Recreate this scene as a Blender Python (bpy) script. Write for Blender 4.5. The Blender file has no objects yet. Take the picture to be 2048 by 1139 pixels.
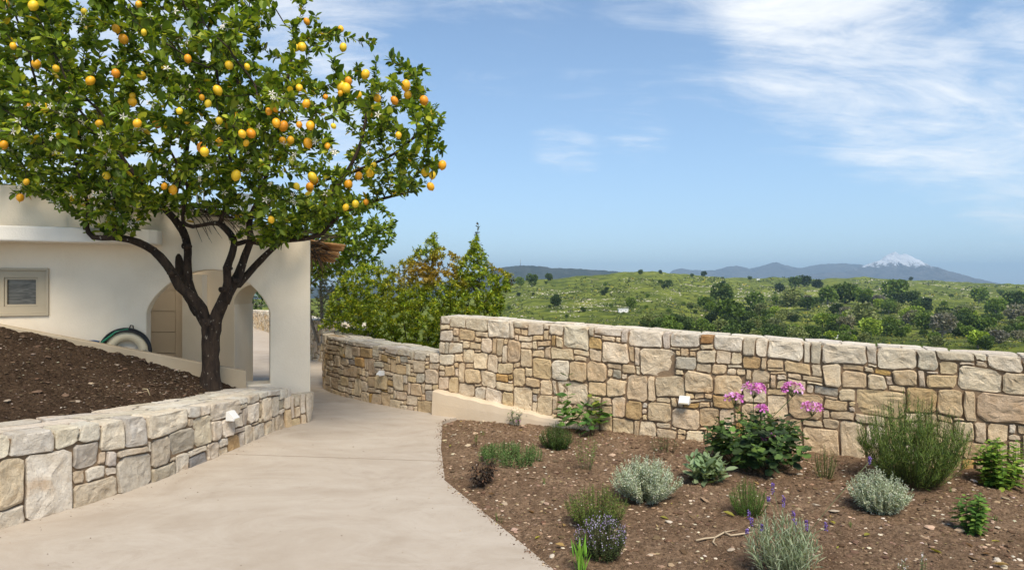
import bpy, math, random
import numpy as np
from mathutils import Vector, Matrix, kdtree
R = math.radians
random.seed(7)
rng = np.random.default_rng(11)
sc = bpy.context.scene
C = sc.collection
# ------------------------------------------------------------------ camera, sky, sun, exposure
F = 1300.0; CX = 1024.0; CY = 569.5; EYE = 1.6          # the photograph's focal length in its own pixels, eye height in metres
cam = bpy.data.cameras.new('camera'); cam.sensor_width = 36.0; cam.lens = F / 2048 * 36
cam.clip_start = 0.05; cam.clip_end = 90000
camo = bpy.data.objects.new('camera', cam); C.objects.link(camo)
camo.location = (0, 0, EYE); camo.rotation_euler = (R(90), 0, 0); sc.camera = camo
SUN_EL, SUN_AZ = R(54), R(163)                            # azimuth from +Y clockwise: high behind the camera, a little to its right
W = bpy.data.worlds.new('World'); sc.world = W; W.use_nodes = True
EXPOSURE = 0.92
sc.view_settings.view_transform = 'Standard'; sc.view_settings.look = 'None'
sc.view_settings.exposure = EXPOSURE; sc.view_settings.gamma = 1.0; sc.view_settings.use_curve_mapping = False
sun = bpy.data.lights.new('sun', 'SUN'); sun.energy = 3.1; sun.angle = R(26); sun.color = (1.0, 0.92, 0.79)
suno = bpy.data.objects.new('sun', sun); C.objects.link(suno)
sd = Vector((math.sin(SUN_AZ) * math.cos(SUN_EL), math.cos(SUN_AZ) * math.cos(SUN_EL), math.sin(SUN_EL)))
suno.rotation_euler = sd.to_track_quat('Z', 'Y').to_euler(); suno.location = sd * 60

def pxdir(px, py):
    v = Vector(((px - CX) / F, 1.0, -(py - CY) / F)); return v.normalized()
def at(px, py, Y):
    return Vector(((px - CX) / F * Y, Y, EYE - (py - CY) / F * Y))

def build_world():
    nt = W.node_tree; N = nt.nodes; L = nt.links; N.clear()
    out = N.new('ShaderNodeOutputWorld'); bg = N.new('ShaderNodeBackground'); bg.inputs[1].default_value = 0.09
    sky = N.new('ShaderNodeTexSky'); sky.sky_type = 'NISHITA'; sky.sun_disc = False
    sky.sun_elevation = SUN_EL; sky.sun_rotation = SUN_AZ; sky.altitude = 300; sky.air_density = 1.0; sky.dust_density = 0.3; sky.ozone_density = 2.5
    tc = N.new('ShaderNodeTexCoord')
    def math_(op, a, b=None, clamp=False):
        m = N.new('ShaderNodeMath'); m.operation = op; m.use_clamp = clamp
        for i, v in enumerate((a, b)):
            if v is None: continue
            if isinstance(v, (int, float)): m.inputs[i].default_value = v
            else: L.new(v, m.inputs[i])
        return m.outputs[0]
    sep = N.new('ShaderNodeSeparateXYZ'); L.new(tc.outputs['Generated'], sep.inputs[0])
    zz = math_('ADD', math_('MAXIMUM', sep.outputs[2], 0.0), 0.22)
    cmb = N.new('ShaderNodeCombineXYZ')
    L.new(math_('DIVIDE', sep.outputs[0], zz), cmb.inputs[0]); L.new(math_('DIVIDE', sep.outputs[1], zz), cmb.inputs[1])
    mp = N.new('ShaderNodeMapping'); mp.inputs['Rotation'].default_value = (0, 0, R(-28)); mp.inputs['Scale'].default_value = (0.75, 1.9, 1)
    L.new(cmb.outputs[0], mp.inputs[0])
    def noise(scale, detail, rough, dist, vec):
        n = N.new('ShaderNodeTexNoise'); n.inputs['Scale'].default_value = scale; n.inputs['Detail'].default_value = detail
        n.inputs['Roughness'].default_value = rough; n.inputs['Distortion'].default_value = dist; L.new(vec, n.inputs['Vector']); return n.outputs['Fac']
    n1 = noise(1.3, 11, 0.66, 1.1, mp.outputs[0])
    n2 = noise(4.2, 10, 0.68, 1.6, mp.outputs[0])
    n3 = noise(0.42, 3, 0.5, 0.2, cmb.outputs[0])
    cover = None
    for px, py, rad, amt in ((1650, 20, 13, .46), (1810, 190, 9, .40), (1950, 250, 9, .36), (2070, 340, 8, .36), (1500, 60, 11, .28), (1350, 60, 10, .22), (2350, 100, 20, .33),
                             (1190, 200, 8, .2), (1130, 292, 5, .26), (1385, 118, 6, .25), (960, 40, 12, .2), (560, 160, 18, .34), (150, 150, 24, .40), (-500, 100, 25, .3), (1270, 245, 5, .22)):
        d = pxdir(px, py); vm = N.new('ShaderNodeVectorMath'); vm.operation = 'DOT_PRODUCT'; L.new(tc.outputs['Generated'], vm.inputs[0]); vm.inputs[1].default_value = d
        mr = N.new('ShaderNodeMapRange'); mr.interpolation_type = 'SMOOTHSTEP'
        mr.inputs[1].default_value = math.cos(R(rad)); mr.inputs[2].default_value = 1.0; mr.inputs[3].default_value = 0; mr.inputs[4].default_value = amt
        L.new(vm.outputs['Value'], mr.inputs[0])
        cover = mr.outputs[0] if cover is None else math_('MAXIMUM', cover, mr.outputs[0])
    # elsewhere in the sky the cover wanders between clear and thin cirrus
    cover = math_('ADD', cover, math_('MULTIPLY', math_('SUBTRACT', n3, 0.5), 0.35))
    tex = math_('ADD', math_('MULTIPLY', n1, 0.68), math_('MULTIPLY', n2, 0.32))
    dens = math_('SUBTRACT', math_('ADD', tex, cover), 0.66)
    mr = N.new('ShaderNodeMapRange'); mr.interpolation_type = 'SMOOTHSTEP'
    mr.inputs[1].default_value = 0.0; mr.inputs[2].default_value = 0.46; mr.inputs[3].default_value = 0; mr.inputs[4].default_value = 0.93
    L.new(dens, mr.inputs[0])
    mix = N.new('ShaderNodeMix'); mix.data_type = 'RGBA'
    L.new(mr.outputs[0], mix.inputs[0])
    # thin high veil that pales the whole sky, stronger low down
    veil = N.new('ShaderNodeMix'); veil.data_type = 'RGBA'
    vr = N.new('ShaderNodeMapRange'); vr.inputs[1].default_value = 0.0; vr.inputs[2].default_value = 0.5; vr.inputs[3].default_value = 0.50; vr.inputs[4].default_value = 0.06
    L.new(sep.outputs[2], vr.inputs[0]); L.new(vr.outputs[0], veil.inputs[0])
    L.new(sky.outputs[0], veil.inputs[6]); veil.inputs[7].default_value = (2.7, 4.2, 5.9, 1)
    L.new(veil.outputs[2], mix.inputs[6]); mix.inputs[7].default_value = (7.0, 7.0, 6.9, 1)
    L.new(mix.outputs[2], bg.inputs[0]); L.new(bg.outputs[0], out.inputs[0])
build_world()

# ------------------------------------------------------------------ object helpers
def tag(o, label=None, cat=None, group=None, kind=None):
    if label: o['label'] = label
    if cat: o['category'] = cat
    if group: o['group'] = group
    if kind: o['kind'] = kind
    return o
def empty(name, loc, label=None, cat=None, group=None):
    o = bpy.data.objects.new(name, None); C.objects.link(o); o.location = loc; o.empty_display_size = 0.1
    return tag(o, label, cat, group)
def wloc(o):
    v = Vector(o.location); p = o.parent
    while p is not None: v = v + Vector(p.location); p = p.parent
    return v
def mesh_from(name, verts, faces, tint=None, smooth=True):
    """verts (n,3), faces list of tuples or int array (m,k); tint (n,3) or one colour -> point colour attribute"""
    verts = np.asarray(verts, dtype=np.float32).reshape(-1, 3)
    me = bpy.data.meshes.new(name)
    if isinstance(faces, np.ndarray):
        m, k = faces.shape; loops = faces.astype(np.int32).ravel(); starts = np.arange(m, dtype=np.int32) * k
    else:
        m = len(faces); cnt = np.array([len(f) for f in faces], dtype=np.int32)
        loops = np.fromiter((i for f in faces for i in f), dtype=np.int32); starts = np.concatenate(([0], np.cumsum(cnt)[:-1])).astype(np.int32)
    me.vertices.add(len(verts)); me.vertices.foreach_set('co', verts.ravel())
    me.loops.add(len(loops)); me.loops.foreach_set('vertex_index', loops)
    me.polygons.add(m); me.polygons.foreach_set('loop_start', starts)
    me.polygons.foreach_set('use_smooth', np.full(m, smooth, dtype=bool))
    if tint is not None:
        a = me.attributes.new('tint', 'FLOAT_COLOR', 'POINT'); t = np.ones((len(verts), 4), dtype=np.float32)
        t[:, :3] = np.asarray(tint, dtype=np.float32); a.data.foreach_set('color', t.ravel())
    me.update(calc_edges=True)
    return me
def put(name, me, mat, parent=None, loc=None):
    if mat and not me.materials: me.materials.append(mat)
    o = bpy.data.objects.new(name, me); C.objects.link(o)
    if parent is not None: o.parent = parent
    if loc is not None: o.location = Vector(loc) - (wloc(parent) if parent is not None else Vector())
    return o
def make(name, verts, faces, mat, parent=None, tint=None, smooth=True, origin=None):
    """one mesh object from world coordinates; its origin is the centre of its base unless given"""
    v = np.asarray(verts, dtype=np.float64).reshape(-1, 3)
    if origin is None:
        lo, hi = v.min(0), v.max(0); origin = ((lo[0] + hi[0]) / 2, (lo[1] + hi[1]) / 2, lo[2])
    me = mesh_from(name, v - np.asarray(origin), faces, tint, smooth)
    return put(name, me, mat, parent, origin)
class Geo:
    def __init__(s): s.v = []; s.f = []; s.t = []; s.n = 0
    def add(s, verts, faces, tint=(1, 1, 1)):
        verts = np.asarray(verts, dtype=np.float64).reshape(-1, 3)
        s.v.append(verts); s.f.extend(tuple(int(i) + s.n for i in f) for f in faces)
        t = np.empty((len(verts), 3)); t[:] = tint; s.t.append(t); s.n += len(verts)
    def box(s, lo, hi, tint=(1, 1, 1), M=None):
        x0, y0, z0 = lo; x1, y1, z1 = hi
        v = np.array([(x0,y0,z0),(x1,y0,z0),(x1,y1,z0),(x0,y1,z0),(x0,y0,z1),(x1,y0,z1),(x1,y1,z1),(x0,y1,z1)], float)
        if M is not None: v = np.array([M @ Vector(p) for p in v])
        s.add(v, [(0,3,2,1),(4,5,6,7),(0,1,5,4),(1,2,6,5),(2,3,7,6),(3,0,4,7)], tint)
    def tube(s, pts, rad, n=6, tint=(1, 1, 1), cap=True):
        v, f = tube(pts, rad, n, cap); s.add(v, f, tint)
    def obj(s, name, mat, parent=None, smooth=True, origin=None):
        return make(name, np.concatenate(s.v), s.f, mat, parent, np.concatenate(s.t), smooth, origin)
def tube(pts, rad, n=6, cap=True):
    pts = [Vector(p) for p in pts]; m = len(pts); V = []; Fc = []
    prev = None
    for i, p in enumerate(pts):
        d = (pts[min(i + 1, m - 1)] - pts[max(i - 1, 0)])
        d = d.normalized() if d.length > 1e-9 else Vector((0, 0, 1))
        if prev is None: a = d.orthogonal().normalized()
        else:
            a = prev - d * prev.dot(d); a = a.normalized() if a.length > 1e-6 else d.orthogonal().normalized()
        prev = a; b = d.cross(a); r = rad[i] if hasattr(rad, '__len__') else rad
        for k in range(n):
            t = 2 * math.pi * k / n; V.append(p + (a * math.cos(t) + b * math.sin(t)) * r)
    for i in range(m - 1):
        for k in range(n):
            k2 = (k + 1) % n; Fc.append((i*n+k, i*n+k2, (i+1)*n+k2, (i+1)*n+k))
    if cap: Fc.append(tuple(range(n - 1, -1, -1))); Fc.append(tuple((m-1)*n + k for k in range(n)))
    return np.array([tuple(v) for v in V]), Fc
def batch(tv, tf, pos, rot, scl, tint):
    """many copies of a little template (tv (k,3), tf triangles/quads) -> verts, faces(array), tint"""
    tv = np.asarray(tv, float); tf = np.asarray(tf, int); n = len(pos); k = len(tv)
    scl = np.asarray(scl, float); scl = scl[:, None, None] if scl.ndim == 1 else scl[:, None, :]
    V = np.einsum('nij,nkj->nki', rot, tv[None] * scl) + np.asarray(pos)[:, None, :]
    Fc = (tf[None] + (np.arange(n) * k)[:, None, None]).reshape(-1, tf.shape[1])
    return V.reshape(-1, 3), Fc, np.repeat(np.asarray(tint, float), k, axis=0)
def frames(d, up=None, roll=None):
    """rotation matrices whose local +Y is d and whose local +Z leans to up"""
    d = np.asarray(d, float); d = d / np.maximum(np.linalg.norm(d, axis=1, keepdims=True), 1e-9)
    u = np.tile((0.0, 0.0, 1.0), (len(d), 1)) if up is None else np.asarray(up, float)
    x = np.cross(d, u); ln = np.linalg.norm(x, axis=1, keepdims=True); x = np.where(ln < 1e-4, np.array([[1.0, 0, 0]]), x / np.maximum(ln, 1e-9))
    z = np.cross(x, d)
    if roll is not None:
        c, s_ = np.cos(roll)[:, None], np.sin(roll)[:, None]; x, z = x * c + z * s_, z * c - x * s_
    return np.stack([x, d, z], axis=2)
def _h(ix, iy, seed):
    n = (ix.astype(np.int64) * 374761393 + iy.astype(np.int64) * 668265263 + seed * 1442695041) & 0x7fffffff
    n = (n ^ (n >> 13)) * 1274126177 & 0x7fffffff; n = n ^ (n >> 16)
    return (n & 0xffff) / 65535.0
def vnoise(x, y, seed=0):
    x = np.asarray(x, float); y = np.asarray(y, float)
    ix = np.floor(x).astype(np.int64); iy = np.floor(y).astype(np.int64); fx = x - ix; fy = y - iy
    fx = fx * fx * (3 - 2 * fx); fy = fy * fy * (3 - 2 * fy)
    a = _h(ix, iy, seed); b = _h(ix + 1, iy, seed); c = _h(ix, iy + 1, seed); d = _h(ix + 1, iy + 1, seed)
    return (a * (1 - fx) + b * fx) * (1 - fy) + (c * (1 - fx) + d * fx) * fy
def fbm(x, y, seed=0, oct=4, gain=0.5):
    s = 0; a = 1; t = 0
    for o in range(oct):
        s = s + a * vnoise(x * 2 ** o + o * 17.3, y * 2 ** o - o * 9.1, seed + o); t += a; a *= gain
    return s / t
def unit_rand(n):
    v = rng.normal(size=(n, 3)); return v / np.linalg.norm(v, axis=1, keepdims=True)

# ------------------------------------------------------------------ materials
def mat(name):
    m = bpy.data.materials.new(name); m.use_nodes = True; nt = m.node_tree
    b = nt.nodes['Principled BSDF']; return m, nt, b
class NB:
    """a small helper for node trees"""
    def __init__(s, nt): s.nt = nt; s.N = nt.nodes; s.L = nt.links
    def set(s, sock, v):
        if isinstance(v, bpy.types.NodeSocket): s.L.new(v, sock)
        elif isinstance(v, (tuple, list)) and len(v) == 3 and sock.type == 'RGBA': sock.default_value = (*v, 1)
        else: sock.default_value = v
    def pos(s): return s.N.new('ShaderNodeNewGeometry').outputs['Position']
    def attr(s, name='tint'):
        a = s.N.new('ShaderNodeAttribute'); a.attribute_name = name; return a.outputs['Color']
    def mapping(s, vec, scale=(1, 1, 1), rot=(0, 0, 0)):
        m = s.N.new('ShaderNodeMapping'); s.L.new(vec, m.inputs[0]); m.inputs['Scale'].default_value = scale; m.inputs['Rotation'].default_value = rot; return m.outputs[0]
    def noise(s, vec, scale, detail=4, rough=0.55, dist=0.0, col=False):
        n = s.N.new('ShaderNodeTexNoise'); s.L.new(vec, n.inputs['Vector']); n.inputs['Scale'].default_value = scale
        n.inputs['Detail'].default_value = detail; n.inputs['Roughness'].default_value = rough; n.inputs['Distortion'].default_value = dist
        return n.outputs['Color' if col else 'Fac']
    def voro(s, vec, scale, feature='F1'):
        n = s.N.new('ShaderNodeTexVoronoi'); n.feature = feature; s.L.new(vec, n.inputs['Vector']); n.inputs['Scale'].default_value = scale; return n.outputs[0]
    def ramp(s, fac, stops):
        r = s.N.new('ShaderNodeValToRGB'); s.L.new(fac, r.inputs[0]); e = r.color_ramp.elements
        while len(e) < len(stops): e.new(0.5)
        for el, (p, c) in zip(e, stops):
            el.position = p; el.color = (c, c, c, 1) if isinstance(c, (int, float)) else (*c, 1)
        return r.outputs[0]
    def mix(s, fac, a, b, mode='MIX'):
        m = s.N.new('ShaderNodeMix'); m.data_type = 'RGBA'; m.blend_type = mode; m.clamp_factor = True
        s.set(m.inputs[0], fac); s.set(m.inputs[6], a); s.set(m.inputs[7], b); return m.outputs[2]
    def math(s, op, a, b=0.0):
        m = s.N.new('ShaderNodeMath'); m.operation = op; s.set(m.inputs[0], a); s.set(m.inputs[1], b); return m.outputs[0]
    def bump(s, h, strength, dist, normal=None):
        b = s.N.new('ShaderNodeBump'); b.inputs['Strength'].default_value = strength; b.inputs['Distance'].default_value = dist
        s.L.new(h, b.inputs['Height'])
        if normal is not None: s.L.new(normal, b.inputs['Normal'])
        return b.outputs[0]
def simple(name, col, rough=0.6, spec=0.3, metal=0.0, tint=False, vary=0.0, vscale=20, bump=0.0):
    m, nt, b = mat(name); n = NB(nt); c = col
    if tint: c = n.mix(1.0, n.attr(), col, 'MULTIPLY')
    if vary: c = n.mix(n.ramp(n.noise(n.pos(), vscale, 5), [(0.3, 0.0), (0.7, vary)]), c, tuple(x * 0.45 for x in col) if not tint else (0.02, 0.02, 0.02))
    n.set(b.inputs['Base Color'], c); b.inputs['Roughness'].default_value = rough; b.inputs['Specular IOR Level'].default_value = spec; b.inputs['Metallic'].default_value = metal
    if bump: n.set(b.inputs['Normal'], n.bump(n.noise(n.pos(), vscale * 3, 5), bump, 0.01))
    return m
def stone_mat():
    m, nt, b = mat('limestone'); n = NB(nt); p = n.pos(); t = n.attr()
    c = n.mix(n.ramp(n.noise(p, 9, 6, 0.62, 0.4), [(0.3, 0.0), (0.75, 0.75)]), t, n.mix(1.0, t, (0.70, 0.60, 0.47), 'MULTIPLY'))
    c = n.mix(n.ramp(n.noise(p, 26, 6, 0.65), [(0.45, 0.0), (0.72, 0.7)]), c, n.mix(1.0, t, (1.18, 1.15, 1.10), 'MULTIPLY'))
    c = n.mix(n.ramp(n.noise(p, 3.1, 5, 0.6, 0.6), [(0.58, 0.0), (0.74, 0.6)]), c, (0.46, 0.26, 0.10))
    c = n.mix(n.ramp(n.noise(p, 4.6, 7, 0.7, 0.7), [(0.54, 0.0), (0.78, 0.42)]), c, (0.24, 0.20, 0.155))
    c = n.mix(n.ramp(n.noise(p, 70, 4, 0.6), [(0.58, 0.0), (0.76, 0.6)]), c, (0.13, 0.10, 0.075))
    n.set(b.inputs['Base Color'], c); b.inputs['Roughness'].default_value = 0.9; b.inputs['Specular IOR Level'].default_value = 0.15
    h = n.math('ADD', n.math('MULTIPLY', n.noise(p, 20, 9, 0.78, 0.2), 0.8), n.math('MULTIPLY', n.noise(p, 85, 6, 0.75), 0.45))
    rg = n.N.new('ShaderNodeTexNoise'); rg.noise_type = 'RIDGED_MULTIFRACTAL'; n.L.new(n.mapping(p, (1, 1, 1.5)), rg.inputs['Vector']); rg.inputs['Scale'].default_value = 7; rg.inputs['Detail'].default_value = 7; rg.inputs['Roughness'].default_value = 0.6; rg.inputs['Distortion'].default_value = 0.3
    h = n.math('SUBTRACT', h, n.math('MULTIPLY', n.math('MINIMUM', rg.outputs['Fac'], 2.5), 0.16))
    n.set(b.inputs['Normal'], n.bump(h, 1.0, 0.024)); return m
def mortar_mat():
    m, nt, b = mat('mortar'); n = NB(nt); p = n.pos()
    c = n.mix(n.noise(p, 14, 6, 0.6), (0.165, 0.112, 0.068), (0.33, 0.235, 0.15))
    n.set(b.inputs['Base Color'], c); b.inputs['Roughness'].default_value = 0.97; b.inputs['Specular IOR Level'].default_value = 0.05
    n.set(b.inputs['Normal'], n.bump(n.noise(p, 60, 6, 0.7), 0.8, 0.012)); return m
def concrete_mat():
    m, nt, b = mat('trowelled_concrete'); n = NB(nt); p = n.pos()
    a = n.noise(n.mapping(p, (0.8, 1.3, 1), (0, 0, R(12))), 1.1, 8, 0.62, 1.6)
    c = n.mix(n.ramp(a, [(0.32, 0.0), (0.68, 1.0)]), (0.345, 0.284, 0.220), (0.422, 0.360, 0.290))
    s2 = n.noise(n.mapping(p, (1.0, 1.6, 1), (0, 0, R(-24))), 1.2, 10, 0.70, 1.4)
    c = n.mix(n.ramp(s2, [(0.42, 0.0), (0.66, 0.55)]), c, (0.465, 0.408, 0.338))
    s3 = n.noise(n.mapping(p, (1.2, 1.9, 1), (0, 0, R(23))), 2.0, 10, 0.76, 0.9)
    c = n.mix(n.ramp(s3, [(0.54, 0.0), (0.72, 0.4)]), c, (0.255, 0.198, 0.142))
    c = n.mix(n.ramp(n.noise(p, 130, 3, 0.5), [(0.66, 0.0), (0.74, 0.35)]), c, (0.20, 0.15, 0.10))
    n.set(b.inputs['Base Color'], c); b.inputs['Roughness'].default_value = 0.82; b.inputs['Specular IOR Level'].default_value = 0.22
    n.set(b.inputs['Normal'], n.bump(n.math('ADD', n.noise(p, 34, 8, 0.7), n.math('MULTIPLY', s3, 0.25)), 0.22, 0.008)); return m
def plaster_mat(name, base, dirt=0.35):
    m, nt, b = mat(name); n = NB(nt); p = n.pos()
    a = n.noise(n.mapping(p, (1.0, 1.0, 0.8)), 1.7, 7, 0.62, 0.5)
    c = n.mix(n.ramp(a, [(0.35, 0.0), (0.8, dirt)]), base, tuple(x * y for x, y in zip(base, (0.80, 0.75, 0.67))))
    c = n.mix(n.ramp(n.noise(n.mapping(p, (9, 9, 0.8)), 2.2, 5, 0.6), [(0.66, 0.0), (0.85, 0.07)]), c, (0.25, 0.21, 0.16))
    n.set(b.inputs['Base Color'], c); b.inputs['Roughness'].default_value = 0.92; b.inputs['Specular IOR Level'].default_value = 0.12
    n.set(b.inputs['Normal'], n.bump(n.math('ADD', n.noise(p, 55, 6, 0.62), n.noise(p, 7, 3)), 0.22, 0.012)); return m
def soil_mat(name, dark, light, chips=0.6):
    m, nt, b = mat(name); n = NB(nt); p = n.pos()
    c = n.mix(n.ramp(n.noise(p, 2.2, 8, 0.66, 0.3), [(0.30, 0.0), (0.70, 1.0)]), dark, light)
    c = n.mix(n.ramp(n.noise(p, 34, 6, 0.7), [(0.38, 0.75), (0.56, 0.0)]), c, tuple(x * 0.42 for x in dark))
    c = n.mix(n.ramp(n.voro(p, 62), [(0.10, chips), (0.2, 0.0)]), c, tuple(min(1, x * 2.0) for x in light))
    c = n.mix(n.ramp(n.noise(p, 88, 3, 0.5), [(0.67, 0.0), (0.72, chips * 0.8)]), c, (0.46, 0.38, 0.30))
    n.set(b.inputs['Base Color'], c); b.inputs['Roughness'].default_value = 1.0; b.inputs['Specular IOR Level'].default_value = 0.04
    h = n.math('ADD', n.noise(p, 26, 8, 0.72), n.math('MULTIPLY', n.noise(p, 95, 5, 0.7), 0.4))
    n.set(b.inputs['Normal'], n.bump(h, 1.0, 0.035)); return m
def leaf_mat(name, trans=0.25, rough=0.45, spec=0.4, objcol=False, vary=0.0):
    m, nt, b = mat(name); n = NB(nt); t = n.attr()
    if objcol:
        oi = n.N.new('ShaderNodeObjectInfo'); t = n.mix(1.0, t, oi.outputs['Color'], 'MULTIPLY')
    if vary: t = n.mix(n.ramp(n.noise(n.pos(), 60, 3), [(0.4, 0.0), (0.7, vary)]), t, n.mix(1.0, t, (1.5, 1.35, 0.8), 'MULTIPLY'))
    n.set(b.inputs['Base Color'], t); b.inputs['Roughness'].default_value = rough; b.inputs['Specular IOR Level'].default_value = spec
    if trans:
        tr = n.N.new('ShaderNodeBsdfTranslucent'); n.set(tr.inputs['Color'], n.mix(1.0, t, (1.7, 1.6, 0.75), 'MULTIPLY'))
        mx = n.N.new('ShaderNodeMixShader'); mx.inputs[0].default_value = trans
        n.L.new(b.outputs[0], mx.inputs[1]); n.L.new(tr.outputs[0], mx.inputs[2]); n.L.new(mx.outputs[0], nt.nodes['Material Output'].inputs[0])
    return m
def bark_mat(name, a, bcol, scale=(14, 14, 4), spots=0.5):
    m, nt, b = mat(name); n = NB(nt); p = n.pos()
    c = n.mix(n.ramp(n.noise(n.mapping(p, scale), 1.6, 7, 0.65, 0.6), [(0.35, 0.0), (0.7, 1.0)]), a, bcol)
    c = n.mix(n.ramp(n.noise(n.mapping(p, (1, 1, 0.45)), 48, 3, 0.5), [(0.66, 0.0), (0.71, spots)]), c, (0.42, 0.36, 0.28))
    n.set(b.inputs['Base Color'], c); b.inputs['Roughness'].default_value = 0.85; b.inputs['Specular IOR Level'].default_value = 0.25
    n.set(b.inputs['Normal'], n.bump(n.noise(n.mapping(p, scale), 3.0, 7, 0.7, 0.5), 0.7, 0.02)); return m
def hill_mat():
    m, nt, b = mat('hill_grass'); n = NB(nt); p = n.pos()
    c = n.mix(n.ramp(n.noise(n.mapping(p, (1, 0.6, 1)), 0.014, 8, 0.62, 0.6), [(0.34, 0.0), (0.66, 1.0)]), (0.115, 0.148, 0.030), (0.255, 0.280, 0.055))
    c = n.mix(n.ramp(n.noise(p, 0.11, 8, 0.7), [(0.40, 0.0), (0.58, 0.85)]), c, (0.052, 0.074, 0.023))
    c = n.mix(n.ramp(n.noise(n.mapping(p, (0.5, 1.2, 4)), 0.022, 7, 0.65, 0.8), [(0.60, 0.0), (0.72, 0.55)]), c, (0.46, 0.42, 0.075))
    c = n.mix(n.ramp(n.noise(n.mapping(p, (0.5, 1.0, 6)), 0.05, 7, 0.7, 0.4), [(0.62, 0.0), (0.72, 0.6)]), c, (0.40, 0.32, 0.21))
    c = n.mix(n.ramp(n.noise(p, 0.7, 5, 0.7), [(0.5, 0.0), (0.75, 0.45)]), c, (0.26, 0.28, 0.08))
    n.set(b.inputs['Base Color'], c); b.inputs['Roughness'].default_value = 1.0; b.inputs['Specular IOR Level'].default_value = 0.0
    n.set(b.inputs['Normal'], n.bump(n.noise(p, 0.35, 7, 0.75), 0.9, 1.5)); return m
def mountain_mat(name, low, high, snow=None):
    m, nt, b = mat(name); n = NB(nt); p = n.pos()
    c = n.mix(n.ramp(n.noise(p, 0.010, 8, 0.68, 0.8), [(0.35, 0.0), (0.68, 1.0)]), low, high)
    if snow is not None:
        z = n.N.new('ShaderNodeSeparateXYZ'); n.L.new(p, z.inputs[0])
        hgt = n.math('ADD', z.outputs[2], n.math('MULTIPLY', n.math('SUBTRACT', n.noise(n.mapping(p, (1.0, 0.6, 0.3)), 0.016, 10, 0.80, 0.8), 0.5), 420.0))
        s = n.N.new('ShaderNodeMapRange'); s.inputs[1].default_value = snow; s.inputs[2].default_value = snow + 16; n.L.new(hgt, s.inputs[0])
        c = n.mix(s.outputs[0], c, (0.85, 0.87, 0.9))
    n.set(b.inputs['Base Color'], c); b.inputs['Roughness'].default_value = 1.0; b.inputs['Specular IOR Level'].default_value = 0.0
    n.set(b.inputs['Normal'], n.bump(n.noise(p, 0.012, 9, 0.75, 0.5), 1.0, 60)); return m
M = dict(
    stone=stone_mat(), mortar=mortar_mat(), path=concrete_mat(),
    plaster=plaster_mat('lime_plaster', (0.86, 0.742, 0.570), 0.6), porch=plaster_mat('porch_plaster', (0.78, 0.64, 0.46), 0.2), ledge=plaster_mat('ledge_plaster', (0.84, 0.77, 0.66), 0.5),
    kerb=plaster_mat('kerb_cement', (0.46, 0.37, 0.255), 0.8), plinth=plaster_mat('plinth_cement', (0.60, 0.49, 0.36), 0.7),
    soil=soil_mat('herb_bed_soil', (0.165, 0.102, 0.061), (0.325, 0.218, 0.137), 0.32), mound=soil_mat('mound_soil', (0.048, 0.031, 0.020), (0.100, 0.064, 0.040), 0.35),
    pebble=simple('pebble', (1, 1, 1), 0.95, 0.1, tint=True), hill=hill_mat(),
    leaf=leaf_mat('citrus_leaf', 0.36, 0.42, 0.22, vary=0.25), herb=leaf_mat('herb_leaf', 0.2, 0.6, 0.2), petal=leaf_mat('petal', 0.25, 0.7, 0.1),
    shrubleaf=leaf_mat('shrub_leaf', 0.3, 0.5, 0.3), farleaf=leaf_mat('far_leaf', 0.15, 0.8, 0.1, objcol=True), rockfar=simple('outcrop_rock', (1, 1, 1), 1.0, 0.0, tint=True),
    bark=bark_mat('lemon_bark', (0.016, 0.010, 0.007), (0.058, 0.038, 0.024), spots=0.7), twig=bark_mat('twig_bark', (0.035, 0.026, 0.016), (0.085, 0.066, 0.040), spots=0.0),
    greybark=bark_mat('grey_bark', (0.16, 0.14, 0.115), (0.30, 0.27, 0.23), spots=0.1), stem=simple('herb_stem', (1, 1, 1), 0.7, 0.2, tint=True),
    white=simple('white_plastic', (0.66, 0.65, 0.62), 0.4, 0.5), cream=simple('cream_plastic', (0.62, 0.52, 0.34), 0.5, 0.4), frame=simple('window_frame_paint', (0.46, 0.38, 0.255), 0.5, 0.4, vary=0.15, vscale=6),
    door=simple('door_paint', (0.68, 0.53, 0.36), 0.55, 0.3, vary=0.1, vscale=3), dark=simple('black_rubber', (0.012, 0.012, 0.013), 0.5, 0.4), greenhose=simple('green_hose', (0.01, 0.16, 0.075), 0.4, 0.5),
    blue=simple('blue_lever', (0.02, 0.07, 0.16), 0.4, 0.5), reed=simple('reed', (1, 1, 1), 0.8, 0.2, tint=True, vary=0.3, vscale=25), rail=simple('white_rail_paint', (0.78, 0.78, 0.76), 0.5, 0.4),
    metal=simple('mast_steel', (0.25, 0.26, 0.28), 0.5, 0.4, metal=0.3))
def glass_mat():
    m, nt, b = mat('window_glass'); n = NB(nt); p = n.pos()
    c = n.mix(n.ramp(n.noise(n.mapping(p, (4, 4, 30)), 1.0, 4, 0.5, 2.5), [(0.40, 0.0), (0.62, 0.85)]), (0.050, 0.047, 0.040), (0.16, 0.15, 0.125))
    n.set(b.inputs['Base Color'], c); b.inputs['Roughness'].default_value = 0.12; b.inputs['Specular IOR Level'].default_value = 0.5; return m
M['glass'] = glass_mat()
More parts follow.
